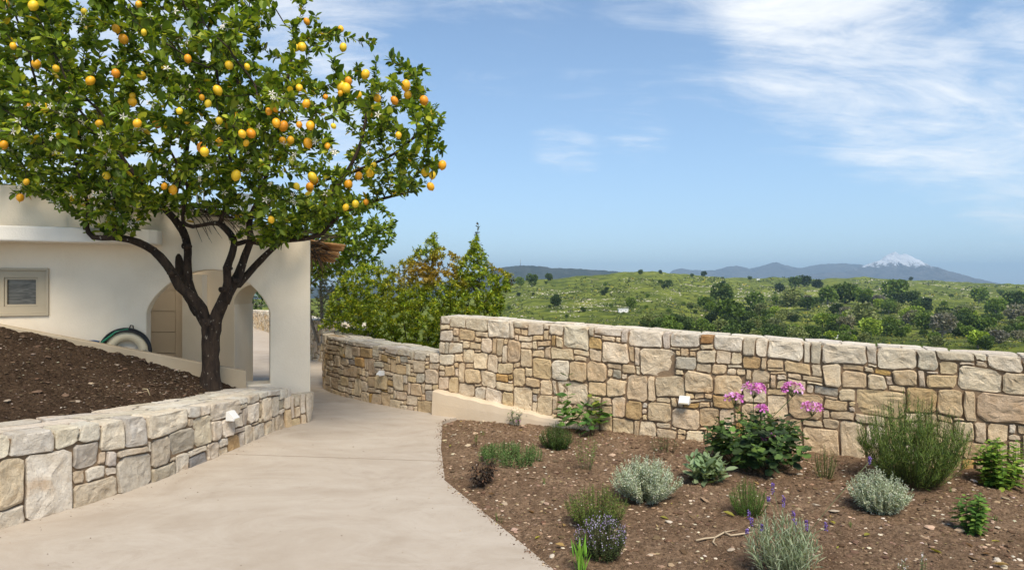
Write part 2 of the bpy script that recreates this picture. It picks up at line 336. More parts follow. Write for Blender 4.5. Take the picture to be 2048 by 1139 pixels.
def lemon_mat():
    m, nt, b = mat('lemon_peel'); n = NB(nt); p = n.pos()
    oi = n.N.new('ShaderNodeObjectInfo')
    c = n.ramp(oi.outputs['Random'], [(0.0, (0.80, 0.56, 0.03)), (0.3, (0.86, 0.50, 0.018)), (0.75, (0.80, 0.34, 0.010)), (1.0, (0.72, 0.25, 0.010))])
    c = n.mix(n.ramp(n.noise(p, 30, 5, 0.7), [(0.62, 0.0), (0.72, 0.6)]), c, (0.30, 0.12, 0.02))
    n.set(b.inputs['Base Color'], c); b.inputs['Roughness'].default_value = 0.42; b.inputs['Specular IOR Level'].default_value = 0.4
    n.set(b.inputs['Normal'], n.bump(n.noise(p, 160, 2), 0.25, 0.004)); return m
M['lemon'] = lemon_mat()
# ------------------------------------------------------------------ ground: path, terrain
def gpt(px, py, z=0.0):
    Y = (EYE - z) * F / (py - CY); return Vector(((px - CX) / F * Y, Y, z))
EDGE = [(2.6, -1.4), (1.49, 1.0), (0.24, 3.65), (-0.16, 4.50), (-0.55, 5.33), (-0.70, 6.4), (-0.815, 7.63), (-0.62, 7.93), (-0.55, 8.05)]   # the path's edge along the herb bed
def build_path():
    # slab outline: bed edge, then under the low wall, then far round the house
    out = EDGE + [(-0.75, 8.5), (-1.7, 9.3), (-2.6, 10.4), (-2.65, 11.6), (-3.2, 13.2), (-4.3, 14.9), (-6.0, 18.2), (-8.0, 22.6), (-10.6, 26.6), (-17, 29.5), (-24, 28), (-24, 5), (-9, -1.4)]
    n = len(out)
    v = [(x, y, 0.0) for x, y in out] + [(x, y, -0.14) for x, y in out]
    f = [tuple(range(n - 1, -1, -1))[::-1]] + [(i, i + n, (i + 1) % n + n, (i + 1) % n) for i in range(n)]
    o = make('path', v, f, M['path'], smooth=False); tag(o, kind='structure')
    # the sawn joint across it, a shallow dark strip
    a, b = gpt(440, 907), gpt(892, 922)
    d = (b - a).normalized(); q = Vector((-d.y, d.x, 0)) * 0.0022
    z = Vector((0, 0, 0.003))
    j = make('expansion_joint', [a + q + z, a - q + z, b - q + z, b + q + z], [(0, 1, 2, 3)], M['mortar'], o)
build_path()

SKY = [(-1600, 600), (0, 596), (700, 596), (900, 596), (1000, 579), (1050, 563), (1100, 556), (1150, 550), (1210, 546), (1260, 542), (1320, 541), (1350, 545), (1400, 550), (1450, 553), (1500, 556), (1600, 557), (1700, 557), (1800, 559), (1870, 560), (1920, 565), (1980, 568), (2048, 571), (2200, 572), (2600, 573), (4200, 574)]
CREST = [(-1600, 500), (900, 560), (1300, 700), (1500, 950), (1900, 1000), (2048, 820), (2600, 800), (4200, 800)]
def crest(px): return np.interp(px, *zip(*SKY)), np.interp(px, *zip(*CREST))
def terr_y(px, Y):
    """image row on which the terrain at lateral column px and depth Y would stand"""
    ys, yc = crest(px); q = np.clip(np.log(np.maximum(Y, 40.0) / 40.0) / np.log(yc / 40.0), 0, 1)
    return ys + (800 - ys) * (1 - q) ** 1.25
def terr_z(px, Y):
    px = np.asarray(px, float); Y = np.asarray(Y, float)
    ys, yc = crest(px); Yc = np.minimum(Y, yc)
    z = EYE - (terr_y(px, Yc) - CY) / F * Yc
    z = np.where(Y > yc, np.maximum(z - (Y - yc) * 0.06, -70), z)
    X = (px - CX) / F * Y
    bumps = (fbm(X / 46.0, Y / 60.0, 3, 5) - 0.5) * np.minimum(Y, 900) * 0.016 + (fbm(X / 9.0, Y / 9.0, 9, 3) - 0.5) * np.minimum(Y, 600) * 0.0035
    fall = np.clip((Y - 30) / 60, 0, 1)
    st = 2.6; k = z / st; z2 = (np.floor(k) + np.clip((k - np.floor(k)) * 2.2 - 0.6, 0, 1)) * st      # old terraces
    z = z + (z2 - z) * 0.35 * np.clip((Y - 60) / 80, 0, 1) * (Y <= yc)
    z = z + bumps * fall * np.clip(1.6 - (Y / yc) * 0.9, 0.25, 1)
    return np.minimum(z, np.where(Y < 40, -0.6, 1e9))
def terr_at(px, py):
    lo, hi = 42.0, float(crest(px)[1]) * 0.995
    for _ in range(40):
        mid = math.sqrt(lo * hi)
        if terr_y(px, mid) > py: lo = mid
        else: hi = mid
    Y = math.sqrt(lo * hi); return Vector(((px - CX) / F * Y, Y, float(terr_z(px, Y))))
def build_terrain():
    Ys = np.concatenate([np.array([4.0, 8, 12, 18, 26, 34]), np.geomspace(42, 1200, 260), np.geomspace(1300, 11500, 24)])
    pxs = np.concatenate([np.linspace(-1600, 850, 60), np.linspace(860, 2200, 330), np.linspace(2230, 4200, 60)])
    PX, YY = np.meshgrid(pxs, Ys); Z = terr_z(PX, YY); X = (PX - CX) / F * YY
    v = np.stack([X, YY, Z], -1).reshape(-1, 3); w = len(pxs); h = len(Ys)
    i = np.arange(h - 1)[:, None] * w + np.arange(w - 1)[None]
    f = np.stack([i, i + 1, i + w + 1, i + w], -1).reshape(-1, 4)
    o = make('hillside', v, f, M['hill'], origin=(0, 0, 0)); tag(o, kind='structure')
build_terrain()
def build_range(name, prof, Y, depth, mtl, ridge, seed, base=-75):
    pxs = np.linspace(prof[0][0], prof[-1][0], 300); hs = (CY - np.interp(pxs, *zip(*prof))) / F * Y + EYE
    ds = np.concatenate([-np.linspace(1, 0, 26), np.linspace(0.1, 1, 8)])
    PX, D = np.meshgrid(pxs, ds); H = np.tile(hs, (len(ds), 1)); X = (PX - CX) / F * Y
    rn = np.abs(fbm(X / ridge + D * 1.2, D * 1.6 + X / ridge * 0.35, seed, 5, 0.55) - 0.5) * 2
    fall = np.abs(D) ** 0.85
    Z = base + (H - base) * (1 - fall) * (1 - 0.62 * rn * np.clip(np.abs(D) * 5, 0, 1)) + (fbm(X / (ridge * 0.1), D * 9, seed + 5, 4) - 0.5) * (H - base) * 0.05 * (1 - fall)
    v = np.stack([X, Y + D * depth, Z], -1).reshape(-1, 3); w = len(pxs)
    i = np.arange(len(ds) - 1)[:, None] * w + np.arange(w - 1)[None]
    f = np.stack([i, i + 1, i + w + 1, i + w], -1).reshape(-1, 4)
    tag(make(name, v, f, mtl, origin=(0, 0, 0)), kind='structure')
build_range('snowy_mountain', [(1560, 575), (1600, 552), (1640, 545), (1690, 543), (1738, 527), (1760, 520), (1775, 510), (1790, 503), (1799, 509), (1812, 507), (1828, 515), (1850, 525), (1880, 543), (1910, 558), (1950, 572), (1980, 577)], 6500, 1500, mountain_mat('snowy_rock', (0.10, 0.095, 0.09), (0.22, 0.20, 0.18), 190), 420, 21)
build_range('mountain_range', [(1310, 575), (1345, 540), (1362, 536), (1385, 540), (1430, 540), (1450, 534), (1472, 531), (1500, 537), (1530, 529), (1553, 524), (1572, 530), (1600, 536), (1640, 528), (1690, 526), (1730, 530), (1780, 538), (1840, 555), (1900, 577)], 7800, 1500, mountain_mat('bare_rock', (0.11, 0.105, 0.095), (0.20, 0.185, 0.165)), 380, 33)
build_range('scrub_ridge', [(560, 575), (700, 570), (880, 566), (945, 550), (985, 538), (1040, 530), (1075, 532), (1110, 536), (1150, 536), (1190, 539), (1240, 543), (1310, 551), (1400, 575)], 3200, 800, mountain_mat('scrub_slope', (0.050, 0.062, 0.040), (0.115, 0.112, 0.085)), 170, 41)

# ------------------------------------------------------------------ stone walls
class Path:
    def __init__(s, pts, step=0.05):
        P = [np.array(p, float) for p in pts]; Q = []
        P = [2 * P[0] - P[1]] + P + [2 * P[-1] - P[-2]]
        for i in range(1, len(P) - 2):
            for k in range(24):
                t = k / 24; a, b, c, d = P[i-1], P[i], P[i+1], P[i+2]
                Q.append(0.5 * (2*b + (c-a)*t + (2*a-5*b+4*c-d)*t*t + (3*b-a-3*c+d)*t**3))
        Q.append(P[-2]); Q = np.array(Q); L = np.concatenate([[0], np.cumsum(np.linalg.norm(np.diff(Q, axis=0), axis=1))])
        s.len = L[-1]; s.S = np.linspace(0, s.len, int(s.len / step) + 2)
        s.x = np.interp(s.S, L, Q[:, 0]); s.y = np.interp(s.S, L, Q[:, 1])
        tx, ty = np.gradient(s.x, s.S), np.gradient(s.y, s.S); n = np.hypot(tx, ty); s.nx, s.ny = ty / n, -tx / n      # outward: right-hand side of travel
    def P(s, u, off=0.0):
        e = np.clip(u, 0, s.len); return np.array((np.interp(e, s.S, s.x) + np.interp(e, s.S, s.nx) * off, np.interp(e, s.S, s.y) + np.interp(e, s.S, s.ny) * off))
    def s_of_px(s, px, lo=0, hi=None):
        q = CX + F * s.x / s.y; ok = (s.S >= lo) & (s.S <= (hi or s.len)); i = np.where(ok)[0]
        return float(s.S[i[np.argmin(np.abs(q[i] - px))]])
TINT = dict(c=[(0.74, 0.62, 0.45), (0.66, 0.50, 0.31), (0.66, 0.52, 0.345), (0.70, 0.565, 0.39), (0.60, 0.46, 0.30), (0.72, 0.59, 0.42), (0.64, 0.52, 0.37), (0.68, 0.53, 0.335)],
            g=[(0.68, 0.595, 0.47), (0.63, 0.55, 0.435), (0.71, 0.625, 0.50)], w=[(0.74, 0.685, 0.59), (0.69, 0.64, 0.555), (0.74, 0.67, 0.55)],
            l=[(0.70, 0.615, 0.485), (0.66, 0.59, 0.48), (0.74, 0.665, 0.545), (0.62, 0.515, 0.375), (0.68, 0.62, 0.53)],
            o=[(0.56, 0.36, 0.15), (0.50, 0.35, 0.17)], r=[(0.36, 0.20, 0.10)], d=[(0.50, 0.445, 0.365), (0.46, 0.415, 0.345)], dd=[(0.27, 0.26, 0.25)])
def pick_tint(k):
    t = np.array(random.choice(TINT[k])); return tuple(np.clip(t * random.uniform(0.86, 1.1) + np.array((random.uniform(-.015, .015), 0, random.uniform(-.02, .02))), 0.02, 0.8))
def layout(width, height, rects, cell, sizes, seed):
    """fill a width x height face: traced rectangles first (u0,v0,u1,v1,kind), the rest with random ones"""
    rd = random.Random(seed); nu = int(width / cell); nv = max(2, int(round(height / cell))); occ = np.zeros((nu, nv), bool); res = []
    for (a, b, c, d, k) in rects:
        i0, i1 = int(round(a / cell)), int(round(c / cell)); j0, j1 = int(round(b / cell)), int(round(d / cell))
        i0 = max(0, i0); j0 = max(0, j0); i1 = min(nu, max(i1, i0 + 1)); j1 = min(nv, max(j1, j0 + 1))
        for _ in range(12):
            if i1 <= i0 or j1 <= j0: break
            sub = occ[i0:i1, j0:j1]
            if not sub.any(): break
            sides = (sub[0].mean(), sub[-1].mean(), sub[:, 0].mean(), sub[:, -1].mean()); m = int(np.argmax(sides))
            if m == 0: i0 += 1
            elif m == 1: i1 -= 1
            elif m == 2: j0 += 1
            else: j1 -= 1
        if i1 - i0 < 2 or j1 - j0 < 2 or occ[i0:i1, j0:j1].any(): continue
        occ[i0:i1, j0:j1] = True; res.append([i0, j0, i1, j1, k])
    # let traced stones swallow the thin seams left between them
    for r in res:
        for side in range(4):
            i0, j0, i1, j1, _ = r
            if side == 0 and i1 < nu and not occ[i1, j0:j1].any() and (i1 + 1 >= nu or occ[i1 + 1, j0:j1].mean() > .5): occ[i1, j0:j1] = True; r[2] += 1
            if side == 1 and i0 > 0 and not occ[i0 - 1, j0:j1].any() and (i0 < 2 or occ[i0 - 2, j0:j1].mean() > .5): occ[i0 - 1, j0:j1] = True; r[0] -= 1
            i0, j0, i1, j1, _ = r
            if side == 2 and j1 < nv and not occ[i0:i1, j1].any() and (j1 + 1 >= nv or occ[i0:i1, j1 + 1].mean() > .5): occ[i0:i1, j1] = True; r[3] += 1
            if side == 3 and j0 > 0 and not occ[i0:i1, j0 - 1].any() and (j0 < 2 or occ[i0:i1, j0 - 2].mean() > .5): occ[i0:i1, j0 - 1] = True; r[1] -= 1
    for j in range(nv - 1, -1, -1):
        i = 0
        while i < nu:
            if occ[i, j]: i += 1; continue
            w, h = rd.choice(sizes); w = max(1, int(round(w * rd.uniform(.75, 1.3) / cell))); h = max(1, int(round(h * rd.uniform(.8, 1.25) / cell)))
            ii = i
            while ii < nu and ii - i < w and not occ[ii, j]: ii += 1
            if ii < nu and not occ[ii, j] and (ii + 1 >= nu or occ[ii + 1, j]): ii += 1
            jj = j
            while jj >= 0 and j - jj < h and not occ[i:ii, jj].any(): jj -= 1
            if jj == 0 and not occ[i:ii, 0].any(): jj = -1
            occ[i:ii, jj + 1:j + 1] = True
            if (ii - i) * (j - jj) >= 3 or (ii - i) * (j - jj) == 2 and rd.random() < .6: res.append([i, jj + 1, ii, j + 1, 'c'])
            i = ii
    return [(a * cell, b * cell, c * cell, d * cell, k) for a, b, c, d, k in res], nu * cell, nv * cell
def outline(u0, v0, u1, v1, gap, seed, warp, lim=None):
    rd = random.Random(seed); w, h = u1 - u0, v1 - v0; m = min(w, h)
    u0 += gap; u1 -= gap; v0 += gap; v1 -= gap
    ch = [m * rd.uniform(.03, .18) for _ in range(4)]
    pts = []
    def edge(a, b, n):
        for k in range(n): t = (k + 0.5) / n if n > 1 else .5; pts.append((a[0] + (b[0]-a[0])*t, a[1] + (b[1]-a[1])*t, 1))
    nh = 2 if w < .22 else 3; nvv = 2 if h < .22 else 3
    pts.append((u0 + ch[0], v0, 0)); edge((u0 + ch[0], v0), (u1 - ch[1], v0), nh); pts.append((u1 - ch[1], v0, 0)); pts.append((u1, v0 + ch[1], 0))
    edge((u1, v0 + ch[1]), (u1, v1 - ch[2]), nvv); pts.append((u1, v1 - ch[2], 0)); pts.append((u1 - ch[2], v1, 0))
    edge((u1 - ch[2], v1), (u0 + ch[3], v1), nh); pts.append((u0 + ch[3], v1, 0)); pts.append((u0, v1 - ch[3], 0))
    edge((u0, v1 - ch[3]), (u0, v0 + ch[0]), nvv); pts.append((u0, v0 + ch[0], 0))
    A = np.array([(a, b) for a, b, e in pts]); a, b = A[:, 0], A[:, 1]; r2 = np.random.default_rng(seed)
    x = (vnoise(a * 3.3 + 3, b * 3.3, 71) - .5) * warp * 2.2 + (vnoise(a * 9, b * 9, 73) - .5) * warp * .8 + r2.uniform(-1, 1, len(A)) * gap * .55
    y = (vnoise(a * 3.3 + 40, b * 3.3 + 9, 77) - .5) * warp * 2.2 + (vnoise(a * 9, b * 9 + 30, 79) - .5) * warp * .8 + r2.uniform(-1, 1, len(A)) * gap * .55
    yy = b + y
    if lim is not None: yy = np.where(b > lim - .02, lim - r2.uniform(0, .006, len(A)), np.minimum(yy, lim))
    return np.stack([a + x, yy], 1)
def stone_geo(pts, Pf, proud, depth, seed, flat=False):
    """pts outline in (u,v); Pf(u,v,d) -> world; d is outward; the face is broken rock, rougher towards the middle"""
    rd = random.Random(seed); n = len(pts); A = np.array(pts); cu, cv = A[:, 0].mean(), A[:, 1].mean()
    size = min(np.ptp(A[:, 0]), np.ptp(A[:, 1]))
    tu, tv = rd.uniform(-.09, .09), rd.uniform(-.09, .09); amp = .019 if size > .16 else .013
    if flat: tu *= .25; tv *= .25; amp = .006
    ks = [1.0, 1.0, max(.75, 1 - .009 / max(size * .5, .03))]; ks += [ks[2] * .82, ks[2] * .6, ks[2] * .36] if size > .13 else [ks[2] * .6]
    Fc = []; ox, oy = rd.uniform(0, 50), rd.uniform(0, 50); r2 = np.random.default_rng(seed); UU = []; VV = []
    for r, k in enumerate(ks):
        U = cu + (A[:, 0] - cu) * k; Vv = cv + (A[:, 1] - cv) * k
        if r > 2: U = U + r2.uniform(-1, 1, n) * size * .035; Vv = Vv + r2.uniform(-1, 1, n) * size * .035
        UU.append(U); VV.append(Vv)
    UU.append([cu]); VV.append([cv]); U = np.concatenate(UU); Vv = np.concatenate(VV)
    rel = (fbm(U * 9 + ox, Vv * 9 + oy, 5, 3, .6) - .5) * 2 * amp + (vnoise(U * 34 + ox, Vv * 34 + oy, 8) - .5) * amp * .5
    pl = (U - cu) * tu + (Vv - cv) * tv; d = proud + pl + rel
    d[n:2*n] = proud * .82 + pl[n:2*n] + rel[n:2*n] * .35; d[:n] = -depth
    V = Pf(U, Vv, d)
    m = len(ks)
    for r in range(m - 1):
        for k in range(n):
            k2_ = (k + 1) % n; Fc.append((r*n+k, r*n+k2_, (r+1)*n+k2_, (r+1)*n+k))
    for k in range(n): Fc.append(((m-1)*n+k, (m-1)*n+(k+1) % n, m*n))
    return V, Fc
def stone_wall(name, label, path, hfun, thick, rects, seed, cell=0.03, sizes=None, topsizes=None, core_u=None, warp=.02, gap=.0085, base=-.08, tops=True, maxparts=300, topfirst=.12, topkind='g', stufffrom=1e9, body='c'):
    """a wall along path whose outward side is built of single stones; rects are traced in photograph pixels (x0,y0,x1,y1,kind)"""
    hm = float(np.mean([hfun(u) for u in np.linspace(0, path.len, 40)]))
    fr = []
    for (x0, y0, x1, y1, k) in rects:
        s0, s1 = path.s_of_px(x0), path.s_of_px(x1)
        if s0 > s1: s0, s1 = s1, s0
        sm = path.s_of_px((x0 + x1) / 2); Y = float(path.P(sm)[1]); h = hfun(sm)
        z1 = EYE - (y0 - CY) / F * Y; z0 = EYE - (y1 - CY) / F * Y
        fr.append((s0, max(0, z0) / h * hm, s1, min(1.0, z1 / h if z1 < h - .03 else 1.0) * hm, k))
    sizes = sizes or [(.30, .20), (.24, .24), (.20, .14), (.16, .22), (.13, .08), (.36, .24), (.10, .06), (.22, .09)]
    rs, wu, wv = layout(path.len, hm, fr, cell, sizes, seed)
    c0 = path.P(path.len / 2); root = empty(name, (float(c0[0]), float(c0[1]), 0.0), label, 'wall')
    # mortar core
    g = Geo(); us = np.arange(0, path.len + .04, .08); V = []; Fc = []
    for u in us:
        h = hfun(u); a = path.P(u, -.004); b = path.P(u, -thick)
        V += [(a[0], a[1], base), (a[0], a[1], h - .032), (b[0], b[1], h - .032), (b[0], b[1], base)]
    for i in range(len(us) - 1):
        for k in range(4): Fc.append((4*i+k, 4*i+(k+1) % 4, 4*i+4+(k+1) % 4, 4*i+4+k))
    Fc += [(3, 2, 1, 0), tuple(4 * (len(us) - 1) + k for k in range(4))]
    make('mortar_core', V, [f[::-1] for f in Fc], M['mortar'], root, smooth=False)
    def Pf(u, v, d):
        p = path.P(u, d); return np.stack([p[0], p[1], v / hm * hfun(np.clip(u, 0, path.len))], 1)
    items = []
    for n, (a, b, c, d, k) in enumerate(rs):
        top = d > hm - cell * 1.2; bottom = b < cell * .5
        o = outline(a, b - (.03 if bottom else 0), c, min(d, hm) + (gap if top else 0), gap, seed * 977 + n, warp, hm if top else None)
        tk = k
        if k == 'c': tk = body
        if k == 'c' and top: tk = topkind
        elif k == 'c' and random.random() < .05: tk = random.choice('gdg')
        elif k == 'c' and random.random() < .055: tk = 'o'
        V, Fc = stone_geo(o, Pf, random.uniform(.010, .030), .15 if top else .05, seed * 31 + n)
        items.append(('coping_stone' if top else 'stone', V, Fc, pick_tint(tk), a))
    if tops:
        ts, wu2, wv2 = layout(path.len, thick - topfirst, [], .045, topsizes or [(.34, .22), (.26, .3), (.2, .14), (.44, .26), (.14, .1)], seed + 5)
        def Pt(u, v, d):
            p = path.P(u, -topfirst - v); return np.stack([p[0], p[1], hfun(np.clip(u, 0, path.len)) - .012 + d], 1)
        for n, (a, b, c, d, k) in enumerate(ts):
            o = outline(a, b, c, d, .009, seed * 577 + n, .045)
            V, Fc = stone_geo(o, Pt, random.uniform(.008, .018), .04, seed * 53 + n, True)
            items.append(('top_slab', V, [f[::-1] for f in Fc] if False else Fc, pick_tint('w'), a))  # white stone, tint lifted further for the overexposed light on wall tops
    def score(it):
        V = it[1]; x = CX + F * V[:, 0] / V[:, 1]; y = CY - F * (V[:, 2] - EYE) / V[:, 1]
        vis = (x.max() > -60) and (x.min() < 2110) and y.min() < 1180
        return (x.max() - x.min()) * (y.max() - y.min()) * (1 if vis else .02)
    items.sort(key=score, reverse=True)
    rest = Geo()
    for n, (nm, V, Fc, t, a) in enumerate(items):
        if n < maxparts and a < stufffrom: make(nm, V, Fc, M['stone'], root, tint=t, smooth=False)
        else: rest.add(V, Fc, t)
    if rest.n: tag(rest.obj('rubble_stones', M['stone'], root, smooth=False), kind='stuff')
    return root
def px_rects(ox, oy, sc_, lst):
    out = []
    for r in lst: out.append((ox + r[0] / sc_, oy + r[1] / sc_, ox + r[2] / sc_, oy + r[3] / sc_, r[4] if len(r) > 4 else 'c'))
    return out
g, w_, o_, d_, r_ = 'g', 'w', 'o', 'd', 'r'
MAIN = px_rects(870, 620, 4.746, [(57,55,138,155,g),(142,70,298,180,g),(300,75,322,180),(322,78,505,198,g),(512,78,605,118),(608,80,658,118),(662,95,700,140),(700,100,762,140),(765,100,895,162),(897,105,925,150),(925,105,1000,148),(1000,110,1072,152),(1075,112,1139,158),
 (512,125,720,262,g),(735,170,820,222),(828,182,876,225),(883,162,1060,240),(1065,162,1180,238),(55,190,166,285,g),(170,180,243,265),(250,188,298,208),(303,188,360,212),(375,195,510,245),(250,213,390,298),(396,240,440,302),(170,262,238,305),(60,288,122,392,g),(127,308,258,420,g),(245,290,340,330),(260,333,340,365),(346,308,433,368),(442,250,558,382),(562,250,662,415),(735,240,795,275),(803,238,918,285),(920,250,1060,298),(664,275,812,480),(812,285,935,340),(937,300,985,352),(988,300,1139,350),
 (57,405,215,512,g),(217,428,264,485),(272,370,360,495),(365,380,495,412),(362,415,490,555),(494,402,605,572),(612,425,656,468),(815,355,945,548),(952,365,1035,420),(1040,365,1139,460),(57,505,120,572),(125,520,222,610),(227,490,320,650),(322,500,355,525),(312,532,427,702),(430,572,580,740),(608,478,740,597),(578,588,725,665),(737,495,808,530),(732,525,855,710),(860,560,928,615),(935,440,1105,640),
 (57,620,152,752),(154,615,248,785),(250,650,312,695),(250,698,358,825),(362,710,490,858),(585,660,612,752),(618,668,742,752),(490,748,655,892),(658,750,765,915),(748,710,768,750),(768,720,952,950),(850,615,888,710),(893,627,1005,733),(1010,655,1139,782),(958,745,1005,775),(958,780,1139,1010)])
MAIN += px_rects(1100, 640, 4.746, [(0,15,55,62),(62,22,178,66),(180,28,270,55),(0,70,127,148),(140,72,362,270),(425,45,642,115,g),(490,135,625,185),(658,52,755,197),(768,55,1045,212,g),(1055,80,1139,237),(0,158,62,255),(65,188,130,262),(352,165,500,272),(365,95,440,150),(0,275,208,380),(220,285,380,348),(400,280,510,357),(215,350,262,378),(265,350,330,385),(517,190,772,388),(762,207,860,250),(890,215,965,243),(970,220,1060,248),(778,258,850,415),(840,252,1200,520),
 (14,382,182,550),(184,388,330,570),(335,358,562,572),(565,375,685,450),(575,445,680,525,d_),(690,412,812,480),(675,485,755,515),(310,545,395,600),(400,568,552,700),(558,525,705,708),(692,500,930,758),(935,530,1018,725),(1030,535,1270,730),(62,560,385,800),(0,560,52,690),(55,765,210,930),(0,700,45,915),(390,705,490,830),(492,710,570,740),(570,730,722,918),(725,772,885,942),(907,755,1130,955),(225,840,400,960),(450,890,630,1060),(620,930,805,1100),(820,950,1010,1120),(1000,965,1139,1025),(1030,1030,1190,1135),(200,960,320,1030)])
MAIN += px_rects(1330, 650, 4.746, [(62,55,310,205,g),(340,65,452,188,r_),(440,75,708,245,g),(715,85,870,290,g),(868,108,960,275),(130,215,240,275),(275,248,445,342),(115,280,305,415,d_),(460,250,600,360),(617,262,775,378),(795,290,925,425,o_),(930,320,972,415),(985,350,1135,425),(320,355,445,415),(448,372,585,438),(588,400,645,440),(660,405,800,462),(105,420,195,478),(190,440,495,628),(500,465,705,648),(715,475,840,512),(850,435,1055,530),(1060,475,1139,545),(725,535,960,750),(250,615,412,655),(258,658,408,710),(415,655,478,720),(185,715,315,780),(320,738,455,795),(482,665,660,790),(965,550,1139,598),(985,610,1139,690),(0,705,42,910),(35,700,115,760),(118,710,170,762),(50,760,345,950),(345,800,540,980),(545,800,700,960),(0,920,58,980),(65,950,185,1015),(190,985,400,1120),(0,990,180,1130)])
MAIN += px_rects(1560, 660, 4.068, [(-112,62,245,238,g),(247,82,347,255),(358,92,728,275,g),(730,118,815,260,g),(820,118,1130,305,'c'),(45,242,247,333),(250,268,380,362),(372,290,525,442),(512,312,582,340),(598,305,708,343),(527,348,698,460),(692,272,775,300),(762,302,925,348,o_),(705,325,855,470),(868,355,912,430),(928,325,1100,425),(0,258,45,325),(80,340,182,395),(0,340,75,368),(0,370,85,430),(190,355,365,418),(90,400,200,475),(205,418,243,462),(248,430,445,528),(447,470,582,547),(858,435,1030,498),(550,478,1010,700),(365,562,553,635),(105,520,348,750),(0,490,105,560),(340,650,393,720),(398,655,610,745),(613,685,860,770),(333,728,508,815),(190,785,478,990),(460,755,695,1015),(150,970,300,1055),(390,1015,570,1070),(570,1035,680,1070),(70,745,200,860),(700,780,860,950)])
MAIN += px_rects(1798, 680, 4.068, [(170,68,300,248),(315,82,607,175),(610,122,713,187),(707,125,983,238),(985,165,1150,240),(300,178,452,275),(0,248,198,352),(195,275,437,378),(443,185,752,415),(765,248,820,280),(750,295,795,415),(797,250,1139,445),(50,375,297,580),(0,378,55,415),(298,388,535,612),(548,408,665,445),(545,450,650,625),(648,437,1200,680),(430,640,612,797),(615,655,687,805),(675,672,895,832),(910,692,1100,765),(522,820,765,993),(515,980,642,1028),(648,995,745,1085),(440,1040,640,1120),(890,770,980,830),(985,790,1150,990),(200,600,320,700),(325,615,400,670),(950,1020,1100,1080),(280,800,520,940),(440,950,510,1010)])
LOWW = px_rects(640, 640, 5.696, [(75,155,138,218),(142,165,210,230),(212,175,308,245),(310,195,412,262),(418,212,505,290),(510,235,560,265),(567,240,667,305),(668,260,762,330),(765,280,885,395,g),(888,300,945,400),(950,305,1045,410,g),(1047,335,1080,430),(1083,345,1218,447,g),(1225,355,1262,430),(1265,365,1418,487,g),
 (75,265,150,335),(155,285,220,348),(108,225,150,262),(152,238,188,278),(192,242,280,305),(285,262,365,400),(365,285,458,390),(466,305,595,425,o_),(603,310,680,435),(680,320,742,390),(75,335,133,385),(135,345,215,400),(218,308,280,415),(75,388,112,440),(115,395,160,458),(290,395,375,438),(378,390,425,455),(160,410,235,548),(238,420,325,510),(325,440,415,500,d_),(420,402,515,530,o_),(515,435,540,540),(545,432,635,607),(636,445,680,470),(672,390,697,450),(700,400,780,490),(765,388,825,425),(782,430,808,500),(800,440,875,590),(860,412,920,455),(638,472,725,555),(728,500,800,570),(940,415,1030,475,d_),(1028,430,1072,485),(1075,450,1205,592),(895,500,972,612),(975,485,1052,630),(1210,475,1260,518),(1265,480,1455,572),(75,450,155,510),(75,510,150,570),(178,550,235,615),(230,515,278,565),(280,520,355,628),(355,525,435,645),(440,555,490,622),(500,570,538,600),(490,605,565,648),(635,555,700,622),(760,585,832,645),(835,602,942,790),(945,625,1008,712),(1010,635,1098,705),(1055,580,1115,640),(1117,600,1200,715,d_),(1203,530,1370,745),(80,615,130,745),(132,598,195,655),(198,615,255,665),(135,660,215,775),(258,625,332,742),(335,640,388,700),(332,695,382,760),(218,720,285,800),(288,750,380,825),(388,670,488,855),(488,700,545,778),(465,640,528,695),(565,632,645,742),(548,732,655,812),(650,640,785,790),(785,682,825,745),(775,760,868,845),(942,715,1018,818),(1025,735,1052,820),(1055,712,1190,855),(1195,732,1285,800),(1285,765,1370,820),(490,782,588,890),(592,835,697,930),(658,775,705,850),(705,795,797,960),(803,835,865,872),(870,792,975,910),(978,825,1103,952),(800,870,918,990),(918,905,968,945),(922,950,1000,1015),(1105,850,1190,895),(1198,800,1312,935,d_),(1005,960,1092,1032),(1100,905,1285,1060),(1225,925,1275,965),(1280,940,1335,975)])
LEFT = px_rects(0, 800, 4.38, [(40,300,468,450,w_),(470,270,705,370,w_),(705,220,872,330,w_),(872,205,1072,445,w_),(1072,170,1258,408,w_),(25,480,245,540),(0,560,190,900),(195,430,630,980),(640,370,850,590,d_),(620,615,715,710),(700,590,915,650,w_),(620,690,975,900),(920,460,1010,600),(1010,450,1300,790),(0,930,190,1090),(1170,395,1230,430)])
LEFT += px_rects(280, 760, 5.177, [(35,320,500,570,w_),(505,260,612,385,w_),(735,220,1010,420,g),(1015,170,1105,240),(1110,155,1240,230),(1300,85,1400,160),(1420,90,1500,180),(1500,95,1560,260),(155,560,295,605),(15,625,130,665),(15,690,105,720),(105,620,275,860,d_),(285,470,550,770,d_),(555,350,738,680),(738,450,840,610),(840,410,968,600),(968,380,1035,495),(1045,310,1110,460,d_),(1110,240,1228,435),(1200,245,1262,400),(1262,180,1345,395),(1350,170,1420,365),(1420,190,1490,305,d_),(1020,255,1115,300),(0,780,90,1070),(90,860,365,1030),(365,770,525,945),(515,780,655,885,'dd'),(665,650,800,815),(815,610,890,710),(890,575,1020,710,o_),(965,490,1030,560),(1030,570,1060,660),(1060,480,1150,635),(1150,435,1285,580),(1290,400,1365,540),(1370,320,1475,505),(1485,280,1545,400),(1485,410,1550,470),(1550,240,1615,430),(1615,260,1675,410)])
main_path = Path([(-0.90, 8.12), (1.35, 6.95), (4.3, 5.46), (6.4, 4.35)])
